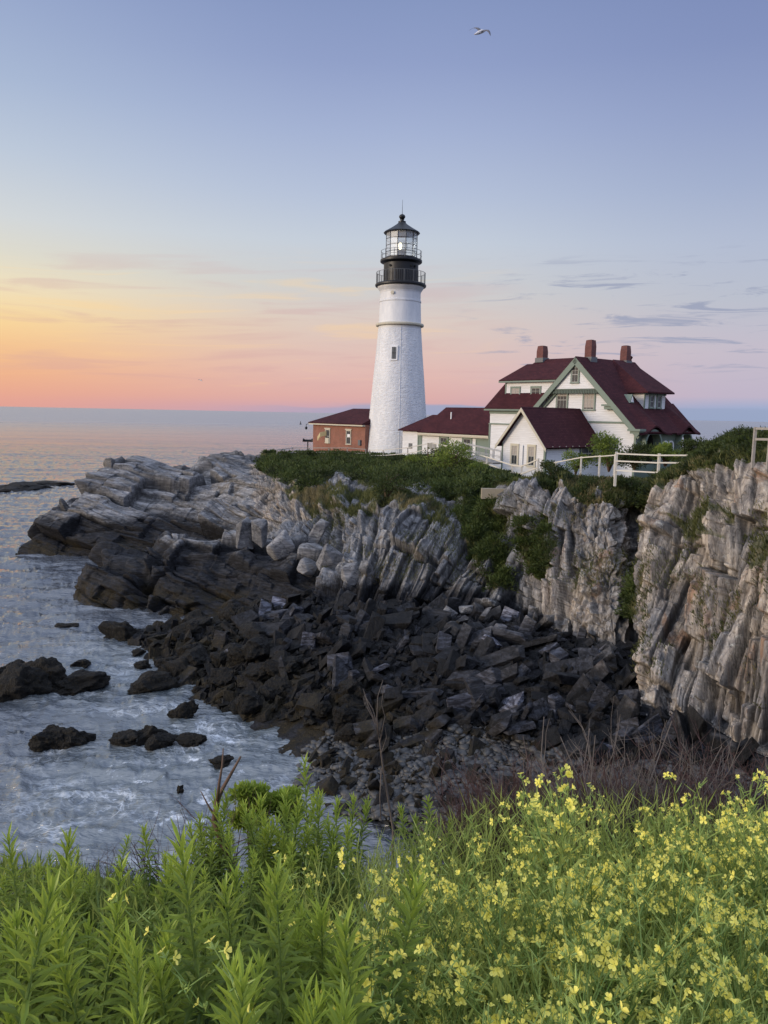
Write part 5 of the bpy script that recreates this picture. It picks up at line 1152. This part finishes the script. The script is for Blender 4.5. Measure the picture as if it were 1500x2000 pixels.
for i, (px, py, Y, wp, hp, mt, lb) in enumerate([
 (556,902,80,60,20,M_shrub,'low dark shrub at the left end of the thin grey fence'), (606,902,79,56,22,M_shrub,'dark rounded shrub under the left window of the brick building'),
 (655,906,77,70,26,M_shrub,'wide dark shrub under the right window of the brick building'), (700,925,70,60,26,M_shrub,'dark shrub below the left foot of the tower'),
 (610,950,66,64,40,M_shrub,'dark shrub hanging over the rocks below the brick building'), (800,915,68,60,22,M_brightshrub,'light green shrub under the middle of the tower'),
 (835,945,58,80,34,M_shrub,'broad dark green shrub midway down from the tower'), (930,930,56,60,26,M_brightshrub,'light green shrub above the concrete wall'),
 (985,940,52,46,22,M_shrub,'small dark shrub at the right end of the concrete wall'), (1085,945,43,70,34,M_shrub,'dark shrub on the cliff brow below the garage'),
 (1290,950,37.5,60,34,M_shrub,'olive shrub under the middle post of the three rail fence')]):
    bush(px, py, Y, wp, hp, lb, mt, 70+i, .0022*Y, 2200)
# ------------------------------------------------------------------ the near bank
def bank_z(x, y):
    left = ss(x, -.3, .9); edge = 3.3+.9*left+.25*np.sin(x*2.1)
    z = 10.72-.285*np.maximum(y-.6, -2)+.05*np.sin(x*1.7+y)+.08*left; over = np.maximum(0, y-edge)
    return z-.40*over-.03*np.minimum(over, 9)**2
bx, by = np.meshgrid(np.linspace(-13, 13, 160), np.concatenate([np.linspace(-6, 6, 90), np.linspace(6.2, 21, 60)]), indexing='ij')
bz = bank_z(bx, by)+(fbm(np.stack([bx.ravel()*1.5, by.ravel()*1.5, 0*bx.ravel()], -1), 4, 33).reshape(bx.shape)-.5)*.25
bz = np.where((bx < -3.0), bz-.15*(-3.0-bx), bz)
M_soil = simple('dark_bank_soil', (.028, .026, .016), .95, bumpscale=8, var=.5)
tag(link('bank_ground', mesh_np('bank_ground', np.stack([bx.ravel(), by.ravel(), bz.ravel()], -1), grid_faces(*bx.shape), True), M_soil), 'dark earth of the near bank under the plants', 'ground', kind='structure')
def blade(base, d, L_, W_, droop, rg_, fold=.25, twist=0.0):
    """narrow leaf with a mid fold that arches over; 8 vertices"""
    d = d/np.linalg.norm(d); up = np.array([0, 0, 1.0]); s = np.cross(d, up); s /= (np.linalg.norm(s)+1e-6); nn = np.cross(s, d); V_ = [base]
    for t_, w_ in ((.22, .8), (.58, .95)):
        c = base+d*L_*t_-up*droop*L_*t_*t_; V_ += [c-s*W_*w_*.5+nn*W_*fold*w_, c, c+s*W_*w_*.5+nn*W_*fold*w_]
    V_.append(base+d*L_-up*droop*L_); return V_
BF = [(0, 2, 1), (0, 3, 2), (1, 2, 5, 4), (2, 3, 6, 5), (4, 5, 7), (5, 6, 7)]
def goldenrod(seed, h, nl, Lmax, spread=1.0):
    r_ = np.random.default_rng(seed); ln = r_.normal(0, .05, 2); st = MB(); pts = [np.array([ln[0]*t_*t_*h*2, ln[1]*t_*t_*h*2, h*t_]) for t_ in np.linspace(0, 1, 7)]
    st.tube(pts, [.006, .0055, .005, .0045, .004, .003, .0015], 5); lf = MB(); tones = []
    for i in range(nl):
        t_ = .15+.85*(i/nl)**.78; a_ = i*2.39996+r_.normal(0, .12); x = t_*6; k = min(5, int(x)); base = pts[k]+(pts[k+1]-pts[k])*(x-k)
        tt = (t_-.15)/.85; el_ = R(4)+R(60)*tt**3.6+r_.normal(0, .12); Lf = Lmax*(1.0-.42*tt**5)*(.75+.25*min(1, tt*3))*r_.uniform(.85, 1.12); Wf = Lf*r_.uniform(.15, .19)
        d = np.array([math.cos(a_)*math.cos(el_), math.sin(a_)*math.cos(el_), math.sin(el_)])
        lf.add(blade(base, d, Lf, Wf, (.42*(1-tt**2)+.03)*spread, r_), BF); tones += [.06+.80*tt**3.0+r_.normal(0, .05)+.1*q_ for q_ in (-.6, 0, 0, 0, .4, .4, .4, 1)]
    return st, lf, tones
GOLD = []
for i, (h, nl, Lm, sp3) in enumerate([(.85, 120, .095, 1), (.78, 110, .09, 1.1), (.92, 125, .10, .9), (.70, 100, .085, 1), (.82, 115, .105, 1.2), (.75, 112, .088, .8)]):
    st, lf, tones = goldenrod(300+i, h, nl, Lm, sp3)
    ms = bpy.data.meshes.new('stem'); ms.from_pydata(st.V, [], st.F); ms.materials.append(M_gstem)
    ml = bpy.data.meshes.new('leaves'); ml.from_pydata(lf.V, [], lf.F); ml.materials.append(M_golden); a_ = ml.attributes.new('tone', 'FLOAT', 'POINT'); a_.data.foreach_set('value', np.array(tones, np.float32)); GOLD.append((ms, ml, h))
GL = 'leafy green stalk ending in a pale tuft, in the crowd on the near bank'
def put_gold(x, y, s=1.0, k=None, lab=GL, grp='leafy stalks on the near bank', z=None, jz=.08):
    ms, ml, h = GOLD[int(rng.integers(6)) if k is None else k]; root = empty('goldenrod_plant', (x, y, float(bank_z(x, y)) if z is None else z), rng.uniform(0, 6.28), lab, 'plant', grp)
    root.scale = (s*.84, s*.84, s*rng.uniform(1-jz, 1+jz)); root.rotation_euler = (rng.normal(0, .07), rng.normal(0, .07), rng.uniform(0, 6.28)); link('stem', ms, None, root); link('leaves', ml, None, root); return root
def tip_at(px, py, Y, s=1.0, **kw):
    """a stalk whose tip shows at (px, py): real stalk standing on the bank, its height follows"""
    q_ = P(px, py, Y); zb = float(bank_z(q_[0], q_[1])); h = q_[2]-zb; k = int(rng.integers(6)); s_ = max(.62, min(1.35, h/GOLD[k][2]))
    return put_gold(q_[0], q_[1], s_, k, z=q_[2]-GOLD[k][2]*s_, jz=.0, **kw)
cnt = 0
# the outline of the crowd against the water: tips read from the photograph
for q_ in [(25,1760,2.9),(60,1700,3.2),(95,1668,3.4),(150,1672,3.5),(205,1645,3.5),(130,1720,3.0),(260,1718,3.0),(298,1618,3.5),(320,1660,3.2),(355,1690,3.0),(412,1615,3.2),(190,1755,2.8),(400,1690,2.9),(455,1640,3.3),(470,1700,2.9),(528,1575,3.8),(575,1610,3.6),(618,1510,4.1),(640,1580,3.9),(500,1640,3.4),(560,1560,4.1),(590,1660,3.3),(690,1590,4.0),(660,1640,3.5),(805,1590,4.2),(855,1545,4.4),(835,1600,4.1),(875,1610,4.0),(780,1650,3.8),(540,1700,3.0),(620,1720,2.9),(700,1560,4.3)]:
    tip_at(q_[0]+rng.normal(0, 4), q_[1]+rng.normal(0, 4), q_[2]); cnt += 1
for i in range(46):
    px = rng.uniform(-20, 620); tip_at(px, 1665+rng.uniform(10, 105)-(55 if px > 480 else 0), rng.uniform(2.9, 3.6))
for i in range(34):
    px = rng.uniform(380, 720); tip_at(px, 1545+rng.uniform(0, 120), rng.uniform(3.3, 4.1))
pts_ = []
tries = 0
while len(pts_) < 185 and tries < 9000:
    tries += 1; y = rng.uniform(1.05, 3.9); x = rng.uniform(-.62*y-.35, .14*y+.1)
    pr = proj((x, y, float(bank_z(x, y))+.8)); 
    if pr[0] > 660+rng.normal(0, 40) or pr[0] < -160 or pr[1] > 2350: continue
    if pr[1] < 1700-.25*pr[0]*0: continue
    if any((x-a_)**2+(y-b_)**2 < (.072+.012*y)**2 for a_, b_ in pts_): continue
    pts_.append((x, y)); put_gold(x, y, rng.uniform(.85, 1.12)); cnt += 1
# wild radish with yellow flowers
def radish(seed, h, dense=1.0):
    r_ = np.random.default_rng(seed); st, lf, fl = MB(), MB(), MB(); ts, tl, tf = [], [], []
    def branch(p0, d, L_, r0, depth, fl_ok=True):
        pts = [p0]; d = d/np.linalg.norm(d)
        for i in range(5): d = d+r_.normal(0, .09, 3)+np.array([0, 0, .06]); d /= np.linalg.norm(d); pts.append(pts[-1]+d*L_/5)
        n0 = len(st.V); st.tube(pts, list(np.linspace(r0, r0*.45, 6)), 4, False); ts.extend([r_.uniform(.2, .8)]*(len(st.V)-n0)); return pts, d
    def flower(c, d, s):
        d = d/np.linalg.norm(d); a = np.cross(d, r_.normal(size=3)); a /= np.linalg.norm(a); b = np.cross(d, a)
        n0 = len(st.V); st.tube([c-d*s*.9, c], [.0012, .0022], 4, False); ts.extend([.9]*(len(st.V)-n0)); op = r_.uniform(.15, 1.0)
        for k in range(4):
            t_ = k*math.pi/2+r_.normal(0, .12); e = a*math.cos(t_)+b*math.sin(t_); g = -a*math.sin(t_)+b*math.cos(t_); L1 = s*(.55+.45*op)
            tip = c+e*L1+d*s*(.9-.7*op); mid = c+e*L1*.55+d*s*.35; fl.add([c, mid-g*s*.33, tip-g*s*.30, tip+e*s*.08, tip+g*s*.30, mid+g*s*.33], [(0, 1, 2, 3), (0, 3, 4, 5)]); tf.extend([.25]+[.6+r_.normal(0, .15)]*5)
    def raceme(pts, d, L_):
        tip = pts[-1]; nf = int(r_.integers(1, 6)) if r_.random() < .75 else 0
        for k in range(nf): e = np.array([*(r_.normal(0, .9, 2)), .55]); e /= np.linalg.norm(e); c = tip+e*r_.uniform(.012, .026)-d*.006*k; flower(c, e, r_.uniform(.0105, .0168))
        for k in range(5): e = d+r_.normal(0, .35, 3); e /= np.linalg.norm(e); n0 = len(st.V); st.tube([tip, tip+e*.009, tip+e*.016], [.001, .0026, .0008], 4, False); ts.extend([1.0]*(len(st.V)-n0))
        for k in range(int(r_.integers(2, 6))):
            j = r_.uniform(1.5, 4.8); i = int(j); c = pts[i]+(pts[i+1]-pts[i])*(j-i); e = np.array([*(r_.normal(0, 1, 2)), .9]); e /= np.linalg.norm(e); Lp = r_.uniform(.02, .045)
            n0 = len(st.V); st.tube([c, c+e*.012, c+e*(.012+Lp*.5)+np.array([0, 0, .003]), c+e*(.012+Lp)+np.array([0, 0, .006])], [.0008, .002, .0018, .0005], 4, False); ts.extend([.7]*(len(st.V)-n0))
    pts, d = branch(np.zeros(3), np.array([*r_.normal(0, .22, 2), 1.0]), h, .0036, 0); raceme(pts, d, h)
    for k in range(int(7*dense)):
        j = r_.uniform(1.0, 4.6); i = int(j); c = pts[i]+(pts[i+1]-pts[i])*(j-i); a_ = r_.uniform(0, 6.28); e = np.array([math.cos(a_)*.62, math.sin(a_)*.62, .8]); p2_, d2_ = branch(c, e, h*r_.uniform(.28, .55)*(1.1-j/8), .0024, 1); raceme(p2_, d2_, .2)
        if r_.random() < .6: c2_ = p2_[2]; a2 = a_+r_.normal(0, .8); p3b, d3 = branch(c2_, np.array([math.cos(a2)*.6, math.sin(a2)*.6, .7]), h*r_.uniform(.12, .22), .0016, 2); raceme(p3b, d3, .1)
    for k in range(34):
        t_ = r_.uniform(.0, .78); j = t_*5; i = min(4, int(j)); c = pts[i]+(pts[i+1]-pts[i])*(j-i); a_ = r_.uniform(0, 6.28); el_ = r_.uniform(-.1, 1.1); d_ = np.array([math.cos(a_)*math.cos(el_), math.sin(a_)*math.cos(el_), math.sin(el_)]); L1 = r_.uniform(.07, .17)*(1.15-t_*.6)
        lf.add(blade(c+d_*r_.uniform(0, .06), d_, L1, L1*r_.uniform(.07, .16), r_.uniform(0, .35), r_), BF); tl.extend([np.clip(r_.normal(.4+.35*t_, .15), 0, 1)]*8)
    return (st, ts), (lf, tl), (fl, tf)
RAD = []
for i, (h, dn) in enumerate([(.80, 1), (.92, 1.1), (.70, .9), (.86, 1.2), (.76, 1.0), (.98, .9), (.66, 1.1)]):
    res = radish(700+i, h, dn); ms_ = []
    for (mb, tn), nm, mt in zip(res, ('stem', 'leaves', 'blossoms'), (M_mstem, M_mleaf, M_petal)):
        me = bpy.data.meshes.new(nm); me.from_pydata(mb.V, [], mb.F); me.materials.append(mt); a_ = me.attributes.new('tone', 'FLOAT', 'POINT'); a_.data.foreach_set('value', np.array(tn, np.float32)); ms_.append(me)
    RAD.append((ms_, h))
RL = 'thin branching green plant with small yellow flowers, in the flowering crowd on the near bank'
def put_rad(x, y, s=1.0, k=None, z=None, lab=RL, grp='yellow flowering plants on the near bank', lean=.10):
    ms_, h = RAD[int(rng.integers(len(RAD))) if k is None else k]; root = empty('wild_radish_plant', (x, y, float(bank_z(x, y))-.02 if z is None else z), 0, lab, 'plant', grp)
    root.scale = (s, s, s); root.rotation_euler = (rng.normal(0, lean), rng.normal(0, lean), rng.uniform(0, 6.28)); [link(nm, me, None, root) for nm, me in zip(('stem', 'leaves', 'blossoms'), ms_)]; return root
def radtip(px, py, Y, **kw):
    q_ = P(px, py, Y); k = int(rng.integers(len(RAD))); h = RAD[k][1]; s = np.clip((q_[2]-float(bank_z(q_[0], q_[1])))/h, .7, 1.5); return put_rad(q_[0], q_[1], float(s), k, z=q_[2]-h*s, lean=.03, **kw)
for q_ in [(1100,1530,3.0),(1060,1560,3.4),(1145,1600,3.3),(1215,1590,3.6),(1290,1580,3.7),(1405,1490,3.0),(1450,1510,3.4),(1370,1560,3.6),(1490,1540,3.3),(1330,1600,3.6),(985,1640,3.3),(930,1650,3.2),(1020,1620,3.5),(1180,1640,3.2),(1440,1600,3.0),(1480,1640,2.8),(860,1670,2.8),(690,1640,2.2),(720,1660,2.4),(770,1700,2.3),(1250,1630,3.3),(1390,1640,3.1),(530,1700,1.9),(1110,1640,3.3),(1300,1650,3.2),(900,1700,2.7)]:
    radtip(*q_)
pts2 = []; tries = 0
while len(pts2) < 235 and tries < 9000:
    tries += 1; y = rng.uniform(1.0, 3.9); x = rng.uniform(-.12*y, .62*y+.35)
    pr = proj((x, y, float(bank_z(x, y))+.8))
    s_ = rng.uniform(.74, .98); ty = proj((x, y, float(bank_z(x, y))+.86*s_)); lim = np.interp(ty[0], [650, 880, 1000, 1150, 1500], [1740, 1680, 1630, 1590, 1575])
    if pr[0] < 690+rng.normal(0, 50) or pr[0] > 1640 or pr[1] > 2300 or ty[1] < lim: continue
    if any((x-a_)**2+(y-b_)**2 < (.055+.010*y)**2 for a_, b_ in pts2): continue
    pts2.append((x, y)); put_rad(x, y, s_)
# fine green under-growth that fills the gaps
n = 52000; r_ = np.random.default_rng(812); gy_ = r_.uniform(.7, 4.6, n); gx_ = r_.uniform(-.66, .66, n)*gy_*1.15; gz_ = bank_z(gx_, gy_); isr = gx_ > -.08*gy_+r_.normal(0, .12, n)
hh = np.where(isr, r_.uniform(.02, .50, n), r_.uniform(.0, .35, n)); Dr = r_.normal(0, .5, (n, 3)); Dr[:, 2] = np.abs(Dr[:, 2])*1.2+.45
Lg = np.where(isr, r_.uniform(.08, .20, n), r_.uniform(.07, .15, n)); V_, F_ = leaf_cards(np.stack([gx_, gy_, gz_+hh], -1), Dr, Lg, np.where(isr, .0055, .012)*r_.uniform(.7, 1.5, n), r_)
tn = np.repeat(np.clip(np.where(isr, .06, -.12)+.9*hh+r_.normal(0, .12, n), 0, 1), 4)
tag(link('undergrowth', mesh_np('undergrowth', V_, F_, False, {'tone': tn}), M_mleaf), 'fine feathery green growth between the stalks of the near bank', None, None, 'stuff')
# ------------------------------------------------------------------ bare twigs
def twig_mesh(seed, h, n0, spread, r0=.008, sub=2, crook=.18):
    r_ = np.random.default_rng(seed); m_ = MB()
    def br(p0, d, L_, r1, dep):
        pts = [p0]; d = d/np.linalg.norm(d); ns = 5
        for i in range(ns): d = d+r_.normal(0, crook, 3)*.6+np.array([0, 0, .05]); d /= np.linalg.norm(d); pts.append(pts[-1]+d*L_/ns)
        m_.tube(pts, list(np.linspace(r1, r1*.4, ns+1)), 5, False)
        if dep > 0:
            for k in range(int(r_.integers(2, 5))): j = int(r_.integers(1, ns)); e = d+r_.normal(0, .55, 3); br(pts[j], e, L_*r_.uniform(.35, .6), r1*.55, dep-1)
    for k in range(n0): br(np.array([*r_.normal(0, .05, 2), -.1]), np.array([*r_.normal(0, spread, 2), 1.0]), h*r_.uniform(.7, 1.1), r0*r_.uniform(.7, 1.1), sub)
    me = bpy.data.meshes.new('twigs'); me.from_pydata(m_.V, [], m_.F); return me
TW = [twig_mesh(50+i, .75, 17, .30, .0045, 2) for i in range(4)]; TG = [twig_mesh(60+i, .8, 12, .36, .005, 2, .26) for i in range(3)]
for me in TW: me.materials.append(M_redtwig)
for me in TG: me.materials.append(M_greytwig)
def twig(px, py, Y, s, me, label, grp, z=None):
    q_ = P(px, py, Y); zb = float(bank_z(q_[0], q_[1])); s = max(.5, min(2.3, (P(px, py, Y)[2]-zb)/max(v.co.z for v in me.vertices))); q_[2] = zb; o = bpy.data.objects.new('twig_shrub', me); SC.collection.objects.link(o); o.location = q_; o.scale = (s, s, s); o.rotation_euler = (rng.normal(0, .12), rng.normal(0, .12), rng.uniform(0, 6.28)); return tag(o, label, 'shrub', grp)
LR = 'leafless shrub of thin reddish brown twigs behind the yellow flowers'; LGy = 'bare grey twiggy shrub tangled behind the yellow flowers'
for i in range(46):
    px = rng.uniform(870, 1540); Y = rng.uniform(4.3, 5.6); twig(px, rng.uniform(1450, 1565)-(20 if px > 1250 else 0), Y, rng.uniform(.75, 1.15), TW[i % 4], LR, 'red brown twig shrubs')
for i in range(30):
    px = rng.uniform(900, 1560); Y = rng.uniform(4.6, 6.0); twig(px, rng.uniform(1405, 1525)+(70 if px < 1050 else 0), Y, rng.uniform(.8, 1.25), TG[i % 3], LGy, 'bare grey twig shrubs')
for i, (px, py) in enumerate([(395,1585),(440,1560),(350,1600),(120,1650),(180,1640),(300,1610),(470,1570),(46,1660)]):
    twig(px, py, 3.9, .62, TW[i % 4], 'thin dark leafless twigs poking out behind the green stalks, before the water', 'dark twigs by the water')
def big_twig(name, label, segs, mat, Y):
    root = MB()
    for pts, r0, r1 in segs:
        W3 = [P(px, py, Y+dy) for px, py, dy in pts]; 
        
        if not root.V: b_ = W3[0]; W3 = [np.array([b_[0], b_[1], float(bank_z(b_[0], b_[1]))-.15])]+W3
        rs = list(np.linspace(r0, r1, len(W3))); root.tube(W3, rs, 7)
    o = root.build(name, mat, None, True); return tag(o, label, 'branch')
big_twig('forked_branch', 'thick dark forked dead branch rising over the green stalks', [([(462,1740,0),(450,1680,.02),(432,1640,0),(418,1600,.03),(424,1565,0),(435,1540,.02),(455,1505,.02),(470,1478,0)], .024, .005), ([(424,1567,0),(428,1530,-.02),(434,1495,0),(436,1462,.02)], .009, .003), ([(424,1600,0),(405,1570,.04),(392,1545,.02)], .006, .002)], M_bark, 3.6)
big_twig('dead_sapling', 'pale leafless sapling with upswept thin branches in front of the pebble beach', [([(768,1620,0),(758,1560,.1),(748,1500,0),(742,1450,.05),(738,1420,0),(728,1385,.05),(712,1358,0)], .016, .003), ([(740,1440,0),(736,1400,-.05),(738,1360,0),(748,1328,0)], .007, .0025), ([(738,1420,0),(720,1380,.1),(709,1345,.1)], .006, .002), ([(742,1450,0),(752,1400,.1),(745,1375,0),(750,1340,0)], .006, .002), ([(745,1470,0),(755,1440,.1),(752,1420,0)], .005, .002), ([(745,1500,0),(742,1560,.05),(744,1600,0)], .007, .005), ([(738,1430,0),(727,1400,0),(716,1380,.05)], .005, .002)], M_greytwig, 7.5)
for q_ in [(700,1580),(815,1560),(845,1540),(880,1500),(650,1560)]:
    pass
# juniper-like bright tips at the left edge of the beach
bush(490, 1600, 4.6, 90, 100, 'yellow green shrub with dense upright tips beside the forked branch', M_golden, 31, .035, 3400, lumps=9)
bush(562, 1590, 4.7, 70, 66, 'smaller olive shrub between the forked branch and the tallest stalk', M_golden, 32, .035, 2400, lumps=8)
